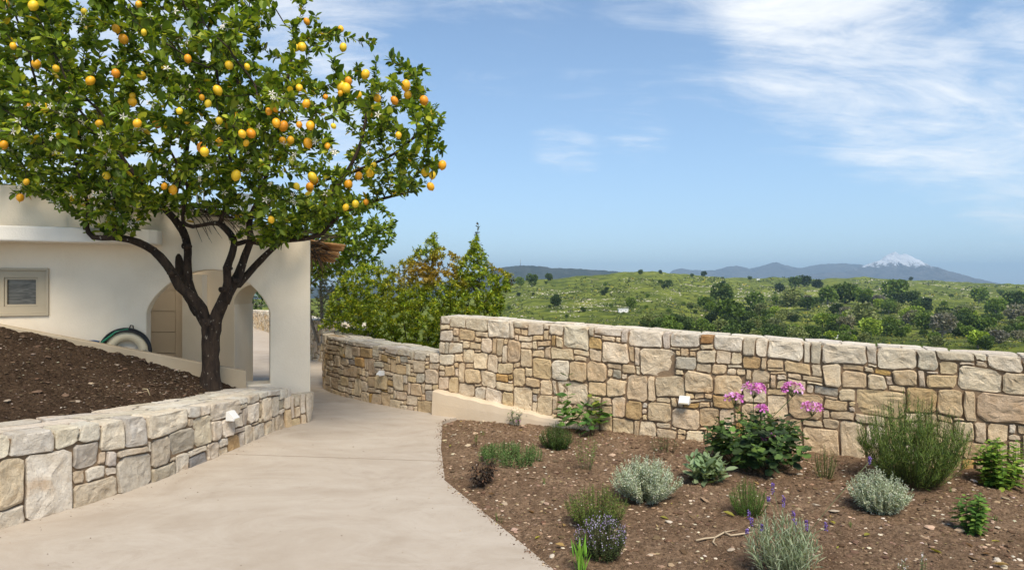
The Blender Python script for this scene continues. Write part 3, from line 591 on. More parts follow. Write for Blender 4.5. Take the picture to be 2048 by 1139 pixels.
stone_wall('stone_wall', 'tall cream rubble stone wall behind the herb bed, with grey-white coping stones', main_path,
    lambda u: np.interp(u, [0, 2.54, 5.85, 8.3], [1.215, 1.115, 0.99, 0.90]), 0.5, MAIN, 3, maxparts=290)
low_path = Path([(-10.6, 25.6), (-8.0, 21.6), (-6.0, 17.3), (-4.55, 14.4), (-3.95, 13.5), (-3.42, 12.75), (-3.02, 12.0), (-2.93, 11.3), (-3.03, 10.55), (-2.72, 9.75), (-1.95, 8.9), (-1.2, 8.27), (-0.90, 8.105)])
LL = low_path.len
lw_h = lambda u: np.interp(u, [0, LL - 12, LL - 6, LL - 3.2, LL - 1.6, LL], [0.62, .80, .86, .85, .80, .735])
q = CX + F * low_path.x / low_path.y
sB = float(low_path.S[np.where(low_path.y > 10.3)[0][-1]])
_spx = low_path.s_of_px; low_path.s_of_px = lambda px, lo=0, hi=None: _spx(px, sB - .25, None)
stone_wall('stone_wall', 'low curved rubble stone wall along the path, running back behind the white house', low_path, lw_h, 0.5, LOWW, 4, cell=.028, warp=.013,
    sizes=[(.22, .15), (.16, .18), (.13, .10), (.10, .14), (.10, .06), (.26, .14)], maxparts=295, topkind='g')
left_path = Path([(-4.25, 2.6), (-3.80, 3.42), (-3.37, 4.28), (-3.05, 4.92), (-2.87, 5.54), (-2.76, 6.09), (-2.66, 6.85), (-2.58, 7.3), (-2.53, 7.46)])
def lh(u):
    y = left_path.P(u)[1]; return np.interp(y, [2.6, 4.28, 4.86, 5.7, 6.45, 7.0, 7.4], [.64, .607, .578, .523, .470, .462, .42])
stone_wall('stone_wall', 'low white-topped stone retaining wall in front of the dark soil mound', left_path, lh, 0.60, LEFT, 5, sizes=[(.34, .24), (.26, .28), (.2, .14), (.16, .2), (.3, .09)], topkind='w', warp=.022, gap=.008, topfirst=.14, body='l',
    topsizes=[(.5, .26), (.36, .22), (.26, .16), (.6, .3), (.2, .12)])
# the rounded stub where the retaining wall meets the house
def stub():
    p = Path([(-2.56, 7.30), (-2.50, 7.42), (-2.44, 7.52), (-2.385, 7.585), (-2.375, 7.66), (-2.42, 7.73)], step=.01)
    stone_wall('stone_kerb_end', 'short rounded stub of upright stones at the foot of the white house corner', p, lambda u: .335 + 0 * u, .16, [], 6, cell=.026, sizes=[(.10, .22), (.08, .3), (.09, .12)], tops=False, warp=.012)['category'] = 'wall'
    g = Geo(); n = len(p.S); V = [(x, y, .325) for x, y in zip(p.x, p.y)] + [(-2.66, 7.75, .325), (-2.70, 7.3, .325)]
stub()
# cement plinth that tapers along the foot of the tall wall
def plinth():
    V = []; Fc = []; n = 30
    for i in range(n + 1):
        t = i / n; u = -.03 + t * 2.05; h = .275 * (1 - t) ** .85 + .02 + .006 * math.sin(i * 1.7); off = .13 - .045 * t
        base = main_path.P(max(u, 0)); nx, ny = main_path.P(max(u, 0), 1) - base; tx, ty = -ny, nx
        bx, by = (base[0], base[1]) if u >= 0 else (base[0] + .03 * ny * 1, base[1] - .03 * nx)
        for (o, z) in ((off + .012, -.1), (off, h * .5), (off - .012, h - .014), (off - .03, h), (-.02, h + .012)):
            V.append((bx + nx * o, by + ny * o, z))
    for i in range(n):
        for k in range(4): Fc.append((5*i+k, 5*i+5+k, 5*i+6+k, 5*i+1+k))
    Fc.append((0, 1, 2, 3, 4)); Fc.append(tuple(5 * n + k for k in (4, 3, 2, 1, 0)))
    tag(make('cement_plinth', V, Fc, M['plinth'], smooth=False), 'tan cement plinth tapering along the foot of the tall stone wall', 'plinth')
plinth()
def wall_light(px, py, path, lab, w=.105, h=.075):
    u = path.s_of_px(px); b = path.P(u, .02); n = path.P(u, 1) - path.P(u); Y = float(b[1]); z = EYE - (py - CY) / F * Y
    t = Vector((-n[1], n[0], 0)); nn = Vector((n[0], n[1], 0)); c = Vector((b[0], b[1], z))
    root = empty('wall_light', c, lab, 'wall light', 'small white path lights on the stone walls')
    prof = [(.0, -.5), (.085, -.5), (.085, -.28), (.03, .5), (.0, .5)]
    V = []; m = len(prof)
    for sgn in (-1, 1):
        for d, zz in prof: V.append(c + t * (w / 2 * sgn) + nn * d + Vector((0, 0, zz * h)))
    Fc = [tuple(range(m)), tuple(range(2 * m - 1, m - 1, -1))] + [(k, k + m, (k + 1) % m + m, (k + 1) % m) for k in range(m)]
    make('housing', V, Fc, M['white'], root, smooth=False)
    g = Geo(); e = [c + t * (w * .42 * a) + nn * (.0855) + Vector((0, 0, h * b_)) for a, b_ in ((-1, -.46), (1, -.46), (1, -.32), (-1, -.32))]
    g.add([tuple(x + nn * .002) for x in e], [(0, 1, 2, 3)]); g.obj('lens', M['cream'], root, smooth=False)
wall_light(1375, 798, main_path, 'white wedge-shaped wall light on the tall stone wall left of the pink geranium')
wall_light(767, 745, low_path, 'small white wall light on the low curved stone wall', .075, .06)
wall_light(456, 830, left_path, 'white wedge-shaped wall light on the retaining wall below the lemon tree', .10, .085)

# ------------------------------------------------------------------ the white house
HC = Vector((-2.42, 7.8, 0)); HU = Vector((-1, -0.40, 0)).normalized(); HN = Vector((HU.y, -HU.x, 0))      # along the front to the left; inward
if HN.y < 0: HN = -HN
def hp(u, z, d=0.0): p = HC + HU * u + HN * d; return Vector((p.x, p.y, z))
def hu(px, d=0.0):
    k = (px - CX) / F; o = HC + HN * d; return (k * o.y - o.x) / (HU.x - k * HU.y)
def hz(px, py, d=0.0): p = hp(hu(px, d), 0, d); return EYE - (py - CY) / F * p.y
house = empty('house', hp(2.4, 0, 1.0), 'white plastered house with a wide arched porch beside the path', 'house')
TH = .34
def strips(cols, d0, d1):
    """cols: list of (u0,u1,[(z0a,z1a,z0b,z1b),...]) solid intervals -> closed strips between depths d0 and d1"""
    V = []; Fc = []
    for u0, u1, iv in cols:
        for a0, a1, b0, b1 in iv:
            n = len(V); V += [hp(u0, a0, d0), hp(u0, a1, d0), hp(u1, b1, d0), hp(u1, b0, d0), hp(u0, a0, d1), hp(u0, a1, d1), hp(u1, b1, d1), hp(u1, b0, d1)]
            Fc += [(n, n+3, n+2, n+1), (n+4, n+5, n+6, n+7), (n+1, n+2, n+6, n+5), (n, n+4, n+7, n+3), (n, n+1, n+5, n+4), (n+3, n+7, n+6, n+2)]
    return V, Fc
ARCH = [(293, 626), (296, 612), (305, 598), (318, 584), (334, 569), (352, 557), (375, 546), (398, 540), (420, 537.5), (445, 539), (468, 546), (490, 559), (508, 574), (522, 590), (533, 606), (539, 618), (540, 626)]
_c = np.array(ARCH, float); _t = np.linspace(0, len(ARCH) - 1, 57); _s = np.stack([np.interp(_t, np.arange(len(ARCH)), _c[:, k]) for k in (0, 1)], 1)
for _ in range(14): _s[1:-1] = (_s[:-2] + 2 * _s[1:-1] + _s[2:]) / 4
ARCH = [tuple(p) for p in _s]
au = [hu(a) for a, b in ARCH]; az = [hz(a, b) for a, b in ARCH]
SILL = hz(520, 768)
WIN = (hu(97), hu(-14), hz(50, 630), hz(50, 537))
topz = [(0, hz(619, 480)), (hu(560), hz(560, 464)), (hu(480), hz(480, 440)), (hu(400), hz(400, 422)), (hu(345), hz(345, 414)), (hu(338), 2.62), (9, 2.66)]
tz = lambda u: float(np.interp(u, *zip(*topz)))
def facade():
    import bmesh
    outer = [(0, -.1)] + [(u, z) for u, z in topz if u < 6.4] + [(6.4, tz(6.4)), (6.4, -.1)]
    arch = [(au[0], SILL)] + list(zip(au, az)) + [(au[-1], SILL)]
    win = [(WIN[0], WIN[2]), (WIN[0], WIN[3]), (WIN[1], WIN[3]), (WIN[1], WIN[2])]
    bm = bmesh.new(); loops = []; edges = []
    for lp in (outer, arch, win):
        vs = [bm.verts.new(hp(u, z, 0)) for u, z in lp]; loops.append(vs)
        edges += [bm.edges.new((vs[k], vs[(k + 1) % len(vs)])) for k in range(len(vs))]
    bmesh.ops.triangle_fill(bm, use_beauty=True, use_dissolve=False, edges=edges)
    off = HN * TH; back = {v: bm.verts.new(v.co + off) for v in list(bm.verts)}
    for f in list(bm.faces): bm.faces.new([back[v] for v in reversed(f.verts)])
    for vs in loops:
        for k in range(len(vs)): a, b = vs[k], vs[(k + 1) % len(vs)]; bm.faces.new((a, b, back[b], back[a]))
    bmesh.ops.recalc_face_normals(bm, faces=bm.faces)
    me2 = bpy.data.meshes.new('front_wall'); bm.to_mesh(me2); bm.free()
    fo = put('front_wall', me2, M['plaster'], house, None); fo.location = -Vector(house.location)
    bv = fo.modifiers.new('soft_edge', 'BEVEL'); bv.width = .012; bv.segments = 2; bv.limit_method = 'ANGLE'; bv.angle_limit = R(50)
facade()
def house_rest():
    def slab(name, u0, u1, d0, d1, z0, z1, m, parent=house):
        g = Geo(); V = [hp(u, z, d) for z in (z0, z1) for u, d in ((u0, d0), (u1, d0), (u1, d1), (u0, d1))]
        g.add([tuple(v) for v in V], [(0,1,2,3), (4,7,6,5), (0,4,5,1), (1,5,6,2), (2,6,7,3), (3,7,4,0)]); return g.obj(name, m, parent, smooth=False)
    # ledge over the window, with a rounded end
    ue = hu(328); V = []; prof = [(ue + .16, -.02), (ue + .045, -.30), (ue + .10, -.345), (ue + .2, -.37), (6.4, -.40), (6.4, -.005), (ue + .02, -.005)]
    z0, z1 = 2.03, 2.185; prof = [(ue + .015, -.005), (ue, -.20), (ue + .03, -.29), (ue + .10, -.345), (ue + .22, -.37), (6.4, -.40), (6.4, -.005)]
    n = len(prof); V = [hp(u, z0, d) for u, d in prof] + [hp(u, z1, d) for u, d in prof]
    o = make('ledge', V, [tuple(range(n)), tuple(range(2*n-1, n-1, -1))] + [(i, i+n, (i+1) % n+n, (i+1) % n) for i in range(n)], M['ledge'], house, smooth=False)
    b = o.modifiers.new('soft_edge', 'BEVEL'); b.width = .02; b.segments = 3
    # roof, cut short to let sky light into the porch, and side wall
    slab('roof', 2.35, 6.4, TH + .004, 4.6, 2.50, 2.60, M['plaster'])
    slab('side_wall', 6.1, 6.4, TH + .004, 4.6, -.1, 2.496, M['plaster'])
    # back wall of the porch with its own, squarer arch; it stands square to the view
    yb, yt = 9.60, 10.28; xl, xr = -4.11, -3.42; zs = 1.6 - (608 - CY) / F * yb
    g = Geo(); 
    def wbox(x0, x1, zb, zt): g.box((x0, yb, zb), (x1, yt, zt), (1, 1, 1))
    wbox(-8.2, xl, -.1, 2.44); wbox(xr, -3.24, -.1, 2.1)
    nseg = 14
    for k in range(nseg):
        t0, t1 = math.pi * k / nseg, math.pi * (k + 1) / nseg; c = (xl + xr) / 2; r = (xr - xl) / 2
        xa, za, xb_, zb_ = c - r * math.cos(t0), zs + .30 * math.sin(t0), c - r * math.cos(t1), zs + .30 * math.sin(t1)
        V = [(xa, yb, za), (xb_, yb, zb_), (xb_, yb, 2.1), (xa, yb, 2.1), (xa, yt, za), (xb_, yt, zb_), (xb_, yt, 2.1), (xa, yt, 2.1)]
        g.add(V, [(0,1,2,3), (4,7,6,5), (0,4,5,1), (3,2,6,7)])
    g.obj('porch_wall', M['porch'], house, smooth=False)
    pz = Geo(); pz.box((-4.79, yb - .16, -.1), (-4.50, yb - .003, 1.75)); pz.obj('pilaster', M['plaster'], house, smooth=False)
    # terrace light put into a thin white sheet on the jamb
    jl = Geo(); jl.box((xl, yb + .01, 0.002), (xl + .012, yt + .004, zs - .006)); jl.obj('lit_jamb', M['plaster'], house, smooth=False)
    # panelled door
    d = empty('door', (-5.4, yb - .06, 0)); d.parent = house; d.location = Vector((-5.4, yb - .06, 0)) - Vector(house.location)
    zz = [EYE - (y - CY) / F * yb for y in (540, 580, 622, 663, 705, 750)]
    for a, b_ in zip(zz[1:], zz[:-1]):
        p = Geo(); p.box((-6.6, yb - .05, a + .004), (-4.945, yb - .003, b_ - .004)); p.obj('door_panel', M['door'], d, smooth=False)
    p = Geo(); p.box((-4.93, yb - .075, 0), (-4.86, yb - .003, 1.92)); p.obj('door_frame', M['door'], d, smooth=False)
    p = Geo(); p.box((-4.85, yb - .10, 0), (-4.80, yb - .003, 1.92)); p.obj('door_frame', M['door'], d, smooth=False)
    # window: frame, inner sash, pane
    w = empty('window', hp((WIN[0] + WIN[1]) / 2, WIN[2], .05)); w.parent = house; w.location = w.location - Vector(house.location)
    def ring(name, a, b_, z0, z1, t, d0, d1, m):
        g = Geo()
        for (p0, p1, q0, q1) in ((a, b_, z0, z0 + t), (a, b_, z1 - t, z1), (a, a + t, z0 + t, z1 - t), (b_ - t, b_, z0 + t, z1 - t)):
            V = [hp(u, z, dd) for z in (q0, q1) for u, dd in ((p0, d0), (p1, d0), (p1, d1), (p0, d1))]
            g.add([tuple(v) for v in V], [(0,1,2,3), (4,7,6,5), (0,4,5,1), (1,5,6,2), (2,6,7,3), (3,7,4,0)])
        return g.obj(name, m, w, smooth=False)
    a, b_, z0, z1 = WIN
    ring('casing', a - .004, b_ + .004, z0 - .004, z1 + .004, .022, -.022, .05, M['frame']); ring('frame', a + .019, b_ - .019, z0 + .019, z1 - .019, .072, .0, .06, M['frame']); ring('sash', a + .093, b_ - .093, z0 + .093, z1 - .093, .02, .014, .055, M['frame'])
    g = Geo(); g.add([tuple(hp(u, z, .045)) for u, z in ((a + .1, z0 + .1), (b_ - .1, z0 + .1), (b_ - .1, z1 - .1), (a + .1, z1 - .1))], [(0, 1, 2, 3)]); g.obj('pane', M['glass'], w, smooth=False)
    r = slab('unlit_room_sheet', a - .3, b_ + .3, TH + .01, TH + .03, z0 - .3, z1 + .3, M['dark'])  # black sheet standing in for the unlit interior behind the pane
house_rest()
# reed roof edge: dry palm fringe along the top of the porch wall, a bundle of reeds at the corner
def reeds():
    root = empty('thatch', hp(0, 2.1, .2), 'dry palm and reed thatch along the top of the white porch wall', 'thatch')
    g = Geo(); rd = random.Random(4)
    for i in range(150):
        u = rd.uniform(-.05, hu(350)); d = rd.uniform(-.05, .25); z = tz(max(u, 0)) + rd.uniform(.0, .05); p = hp(u, z, d)
        q = p + HU * rd.uniform(-.5, .5) + Vector((0, 0, rd.uniform(-.03, .05))) + HN * rd.uniform(-.12, .1)
        g.tube([p, (p + q) / 2 + Vector((0, 0, .02)), q], [.006, .008, .003], 4, random.choice([(.10, .075, .045), (.16, .12, .07), (.06, .045, .03)]))
    g.obj('fringe', M['reed'], root)
    g = Geo()
    for px0, py0, n, sp in ((392, 418, 16, 1.0), (470, 436, 8, .8), (520, 458, 4, .5)):
        for i in range(n):
            p = hp(hu(px0 + rd.uniform(-30, 34)), 0, -.03); p.z = tz(hu(px0)) + rd.uniform(-.02, .04)
            dx = rd.uniform(.10, .42) * sp; q = p - HU * dx + Vector((0, 0, -rd.uniform(.14, .42) * sp)) - HN * rd.uniform(.02, .08)
            m = (p + q) / 2 + Vector((0, 0, .06)); g.tube([p, m, q], [.004, .0055, .0015], 4, random.choice([(.17, .13, .08), (.09, .07, .045)]))
    g.obj('hanging_fronds', M['reed'], root)
    b = empty('reed_bundle', at(655, 500, 8.6), 'bundle of orange-brown reeds jutting from the corner of the white house', 'thatch')
    for row, (ya, yb_, x1, dz) in enumerate(((486, 500, 690, 0), (503, 520, 678, 0))):
        for i in range(9):
            t = i / 8; a = at(612, ya - 6 + (yb_ - ya) * t + rd.uniform(-1, 1), 8.45 + .25 * t); c = at(x1 - 10 * t + rd.uniform(-5, 3), ya + 4 + (yb_ - ya) * t + rd.uniform(-1, 1), 8.25 + .25 * t)
            v, f = tube([a, (a + c) / 2 + Vector((0, 0, -.01)), c], [.017, .017, .015], 6); make('reed', v, f, M['reed'], b, tint=rd.choice([(.62, .33, .13), (.52, .27, .10), (.68, .42, .20), (.40, .21, .09)]))
    g = Geo()
    for i in range(60):
        a = at(624 + rd.uniform(-6, 12), 488 + rd.uniform(-6, 26), 8.3 + rd.uniform(-.15, .25)); ang = rd.uniform(-.3, 1.45)
        ln = rd.uniform(.12, .42); c = a + Vector((math.cos(ang) * ln * .8, rd.uniform(-.1, .1), -math.sin(ang) * ln + .03))
        g.tube([a, (a + c) / 2 + Vector((0, 0, .03)), c], [.006, .008, .002], 4, rd.choice([(.10, .07, .045), (.16, .10, .055), (.05, .035, .025), (.22, .14, .08)]))
    g.obj('palm_fibre', M['reed'], b)
reeds()
def railing():
    root = empty('roof_railing', hp(1.6, 2.6, 1.2), 'white picket railing on the roof terrace glimpsed through the lemon crown', 'railing')
    for a, b, zt in ((hu(345, 1.2), hu(415, 1.2), .42), (hu(465, 1.2), hu(505, 1.2), .30)):
        lo, hi = min(a, b), max(a, b); zb = hz(400, 424, 1.2) - .06
        for z in (zb + .04, zb + zt):
            g = Geo(); g.tube([hp(lo, z, 1.2), hp(hi, z, 1.2)], .014, 6); g.obj('rail', M['rail'], root)
        n = 5 if zt > .4 else 11
        for i in range(n):
            u = lo + (hi - lo) * (i + .5) / n; g = Geo(); g.tube([hp(u, zb - .55, 1.2), hp(u, zb + zt + .03, 1.2)], .011, 6); g.obj('baluster', M['rail'], root)
railing()
# hose on its cream hanger, and a tap with a blue lever
def hose():
    u = hu(255); zc = hz(255, 700); root = empty('garden_hose', hp(u, zc, -.02), 'coiled green and black garden hose on a cream wall hanger', 'hose')
    g = Geo(); n = 18; V = []
    for k in range(n + 1):
        t = math.pi * k / n
        for r in (.115, .205):
            for d in (-.01, -.07): V.append(hp(u + math.cos(t) * r, zc + math.sin(t) * r, d))
    Fc = []
    for k in range(n):
        a = 4 * k; b = a + 4; Fc += [(a+1, a+3, b+3, b+1), (a+2, a, b, b+2), (a, a+1, b+1, b), (a+3, a+2, b+2, b+3)]
    make('hanger', V, [f for f in Fc], M['cream'], root)
    for k, (r, d, m, o) in enumerate(((.228, -.035, 'dark', 0), (.245, -.06, 'dark', .012), (.232, -.085, 'dark', .005), (.238, -.02, 'greenhose', .02))):
        pts = [hp(u + math.cos(t) * r + o, zc + math.sin(t) * r * 1.02 - .01 * k, d) for t in np.linspace(-.9, math.pi + .9, 40)]
        g = Geo(); g.tube(pts, .012, 7); g.obj('hose_loop', M[m], root)
    pts = [hp(u - .02, zc + .235, -.07), hp(u + .1, zc + .205, -.085), hp(u + .2, zc + .12, -.09), hp(u + .3, zc + .03, -.07), hp(u + .34, zc - .15, -.05)]
    g = Geo(); g.tube(pts, .013, 7); g.obj('loose_hose', M['greenhose'], root)
    g = Geo(); g.tube([hp(u - .02, zc + .24, -.01), hp(u - .035, zc + .275, -.03), hp(u - .06, zc + .27, -.05), hp(u - .065, zc + .24, -.06)], .006, 6); g.obj('hook', M['dark'], root)
    ut = hu(197); zt = hz(197, 688); t = empty('garden_tap', hp(ut, zt, 0), 'small wall tap with a blue lever left of the garden hose', 'tap')
    g = Geo(); g.tube([hp(ut, zt, 0), hp(ut, zt, -.08), hp(ut, zt - .02, -.11), hp(ut, zt - .06, -.115)], [.011, .013, .012, .011], 8); g.obj('spout', M['metal'], t)
    g = Geo(); g.tube([hp(ut, zt + .01, -.06), hp(ut, zt + .035, -.06)], .007, 6); g.tube([hp(ut - .02, zt + .03, -.06), hp(ut + .03, zt + .045, -.06), hp(ut + .09, zt + .04, -.06)], [.011, .008, .009], 6); g.obj('lever', M['blue'], t)
hose()
# ------------------------------------------------------------------ soil mound, its kerb, and the herb bed
KA, KB = Vector((-3.03, 7.42, 0)), Vector((-6.9, 5.27, 0))
def kerb_pt(t): return KA.lerp(KB, t)
def kerb_top(t):
    p = kerb_pt(t); px = CX + F * p.x / p.y; return EYE - (float(np.interp(px, [-700, 0, 495], [520, 649, 742])) - CY) / F * p.y
def mound():
    n = 40; d = (KB - KA).normalized(); q = Vector((-d.y, d.x, 0)); q = q if q.y > 0 else -q
    V = []; Fc = []
    for i in range(n + 1):
        t = i / n; p = kerb_pt(t); z = kerb_top(t)
        for o, zz in ((0, z - .7), (0, z), (.13, z), (.13, z - .9)): V.append(p + q * o + Vector((0, 0, zz)))
    for i in range(n):
        for k in range(3): Fc.append((4*i+k, 4*i+k+1, 4*i+5+k, 4*i+4+k))
    Fc.append((3, 2, 1, 0)); Fc.append(tuple(4 * n + k for k in range(4)))
    o = make('cement_kerb', V, Fc, M['kerb'], smooth=False); tag(o, 'sloping cement kerb holding the soil mound in front of the white house', 'kerb')
    b = o.modifiers.new('soft_edge', 'BEVEL'); b.width = .012; b.segments = 2; b.limit_method = 'ANGLE'
    na, nb = 260, 120
    A = np.linspace(0, 1, na); B = np.linspace(0, 1, nb)
    w = np.array([left_path.P(u, -.52) for u in (left_path.len - .25) * (1 - A)]); wz = np.array([lh(u) for u in (left_path.len - .25) * (1 - A)]) - .03
    k = np.array([tuple(kerb_pt(t) + q * .03) for t in A]); kzs = np.array([kerb_top(t) for t in A])
    drop = np.interp(CX + F * k[:, 0] / k[:, 1], [-600, 0, 120, 300, 420, 495], [.01, .015, .03, .085, .16, .24])
    kz = kzs - drop
    X = w[:, None, 0] * (1 - B) + k[:, None, 0] * B; Yv = w[:, None, 1] * (1 - B) + k[:, None, 1] * B; Z = wz[:, None] * (1 - B) + kz[:, None] * B
    Z = Z + (fbm(X * 3.2, Yv * 3.2, 5, 4) - .5) * .15 * np.sin(np.pi * np.clip(B, .02, 1)) ** .5 + (fbm(X * 16, Yv * 16, 8, 4, .65) - .5) * .065
    v = np.stack([X, Yv, Z], -1).reshape(-1, 3); i = np.arange(na - 1)[:, None] * nb + np.arange(nb - 1)[None]
    f = np.stack([i, i + 1, i + nb + 1, i + nb], -1).reshape(-1, 4)
    tag(make('soil_mound', v, f, M['mound'], origin=(0, 0, 0)), kind='structure')
    return X, Yv, Z
MX, MY, MZ = mound()
EX, EYY = np.array([e[0] for e in EDGE]), np.array([e[1] for e in EDGE])
def edge_x(y): return np.interp(y, EYY, EX)
def bed_z(X, Y):
    wallY = 8.12 - (X + .9) * .52; s = np.clip((Y - (wallY - .9)) / .9, 0, 1)
    z = -.012 + .02 * s + (fbm(X * 1.6, Y * 1.6, 14, 3) - .5) * .07 + (fbm(X * 7, Y * 7, 15, 4, .6) - .5) * .055 + (fbm(X * 28, Y * 28, 19, 3, .6) - .5) * .026
    e = np.clip((X - edge_x(Y)) / .16, 0, 1); z = z * e - .035 * (1 - e)
    return np.where(X < edge_x(Y) - .03, -.09, z)
def bed():
    xs = np.linspace(-1.1, 6.6, 470); ys = np.concatenate([np.linspace(-1, 2.9, 50), np.linspace(2.92, 8.3, 400)])
    X, Yv = np.meshgrid(xs, ys); Z = bed_z(X, Yv); wallY = 8.12 - (X + .9) * .52; keep = (Yv < wallY + .25) & (X > edge_x(Yv) - .3)
    v = np.stack([X, Yv, Z], -1).reshape(-1, 3); w = len(xs); i = (np.arange(len(ys) - 1)[:, None] * w + np.arange(w - 1)[None])
    f = np.stack([i, i + 1, i + w + 1, i + w], -1)[keep[:-1, :-1]].reshape(-1, 4)
    tag(make('herb_bed_soil', v, f, M['soil'], origin=(0, 0, 0)), kind='structure')
bed()
# ------------------------------------------------------------------ plants: growing skeletons
def in_poly(px, py, poly):
    inside = False; n = len(poly); j = n - 1
    for i in range(n):
        xi, yi = poly[i]; xj, yj = poly[j]
        if (yi > py) != (yj > py) and px < (xj - xi) * (py - yi) / (yj - yi) + xi: inside = not inside
        j = i
    return inside
def poly_dist(px, py, poly):
    best = 1e9; n = len(poly)
    for i in range(n):
        ax, ay = poly[i]; bx, by = poly[(i + 1) % n]; dx, dy = bx - ax, by - ay
        t = max(0, min(1, ((px - ax) * dx + (py - ay) * dy) / (dx * dx + dy * dy + 1e-9))); best = min(best, math.hypot(px - ax - t * dx, py - ay - t * dy))
    return best
def crown_points(poly, Yc, n, seed, depth, weight=None):
    rd = random.Random(seed); xs = [p[0] for p in poly]; ys = [p[1] for p in poly]; out = []
    while len(out) < n:
        x, y = rd.uniform(min(xs), max(xs)), rd.uniform(min(ys), max(ys))
        if not in_poly(x, y, poly): continue
        if weight and rd.random() > weight(x, y): continue
        hd = depth * min(1, (poly_dist(x, y, poly) / 150.0)) ** .5 + .12
        out.append(at(x, y, Yc + rd.uniform(-1, 1) * hd))
    return out
def grow(nodes, parent, attr, infl, kill, step, iters, bias=Vector((0, 0, .12))):
    attr = list(attr); tried = set()
    for it in range(iters):
        kd = kdtree.KDTree(len(nodes))
        for i, p in enumerate(nodes): kd.insert(p, i)
        kd.balance(); pull = {}; keep = []
        for a in attr:
            co, i, d = kd.find(a)
            if d < kill: continue
            keep.append(a)
            if d < infl: pull.setdefault(i, Vector()); pull[i] += (a - co).normalized()
        attr = keep; added = 0
        for i, v in pull.items():
            v = v.normalized() + bias + Vector((random.uniform(-.18, .18), random.uniform(-.18, .18), random.uniform(-.18, .18)))
            p = nodes[i] + v.normalized() * step
            if kd.find(p)[2] < step * .45: continue
            nodes.append(p); parent.append(i); added += 1
        if not attr or not added: break
    return nodes, parent
def branch_radii(nodes, parent, tip, fixed, power=2.5):
    n = len(nodes); r = [0.0] * n; kids = [0] * n
    for p in parent:
        if p >= 0: kids[p] += 1
    acc = [0.0] * n
    for i in range(n - 1, -1, -1):
        base = tip if kids[i] == 0 else acc[i] ** (1 / power)
        r[i] = fixed.get(i, base)
        if parent[i] >= 0: acc[parent[i]] += base ** power
    return r, kids
def chains(nodes, parent, rad, start):
    """split the grown part of a skeleton into tubes"""
    kids = {}
    for i, p in enumerate(parent):
        if p >= 0: kids.setdefault(p, []).append(i)
    out = []; stack = []
    for i in range(len(nodes)):
        if i >= start and parent[i] < start: stack.append(i)
    while stack:
        i = stack.pop(); ch = [parent[i], i] if parent[i] >= 0 else [i]
        while i in kids:
            ks = sorted(kids[i], key=lambda k: -rad[k]); stack += ks[1:]; i = ks[0]; ch.append(i)
        out.append(ch)
    return out
def branch_mesh(nodes, parent, rad, start, name, mtl, root, thick_sides=6):
    g = Geo()
    for ch in chains(nodes, parent, rad, start):
        if len(ch) < 2: continue
        rr = [rad[k] for k in ch]; rr[0] = min(rr[0], rr[1] * 1.25)
        g.tube([nodes[k] for k in ch], rr, thick_sides if max(rr) > .012 else 4, cap=False)
    return g.obj(name, mtl, root)
LEAF_V = np.array([(0, 0, 0), (.17, .22, .035), (.25, .50, .045), (.16, .80, .03), (0, 1.0, -.06), (-.16, .80, .03), (-.25, .50, .045), (-.17, .22, .035), (0, .25, -.012), (0, .55, -.02), (0, .82, -.03)]) 
LEAF_F = [(0, 1, 8), (1, 2, 9), (1, 9, 8), (2, 3, 10), (2, 10, 9), (3, 4, 10), (0, 8, 7), (7, 9, 6), (7, 8, 9), (6, 10, 5), (6, 9, 10), (5, 10, 4)]
SLEAF_V = np.array([(0, 0, 0), (.2, .45, .05), (0, 1, -.05), (-.2, .45, .05), (0, .5, 0)]); SLEAF_F = [(0, 1, 4), (1, 2, 4), (0, 4, 3), (4, 2, 3)]
def twig_leaves(nodes, parent, rad, maxr, per, size, up=.35, spread=.9, seed=1):
    """positions and directions of leaves around all thin nodes"""
    r2 = np.random.default_rng(seed); idx = [i for i in range(len(nodes)) if rad[i] < maxr and parent[i] >= 0]
    P = []; D = []
    for i in idx:
        a = nodes[parent[i]]; b = nodes[i]; d = (b - a).normalized(); k = int(per) + (1 if r2.random() < per % 1 else 0)
        for _ in range(k):
            t = r2.random(); o = Vector(r2.normal(size=3)); o = (o - d * o.dot(d)).normalized()
            v = (d * r2.uniform(.1, .9) + o * spread + Vector((0, 0, up * r2.uniform(-.6, 1)))).normalized()
            P.append(a.lerp(b, t)); D.append(v)
    P = np.array([tuple(p) for p in P]); D = np.array([tuple(d) for d in D]); S = size * r2.uniform(.6, 1.3, len(P)); return P, D, S
def palette(n, cols, wts, jit=.18, seed=3):
    r2 = np.random.default_rng(seed); c = np.array(cols)[r2.choice(len(cols), n, p=np.array(wts) / sum(wts))]
    return c * r2.uniform(1 - jit, 1 + jit, (n, 1)) * r2.uniform(1 - jit * .3, 1 + jit * .3, (n, 3))

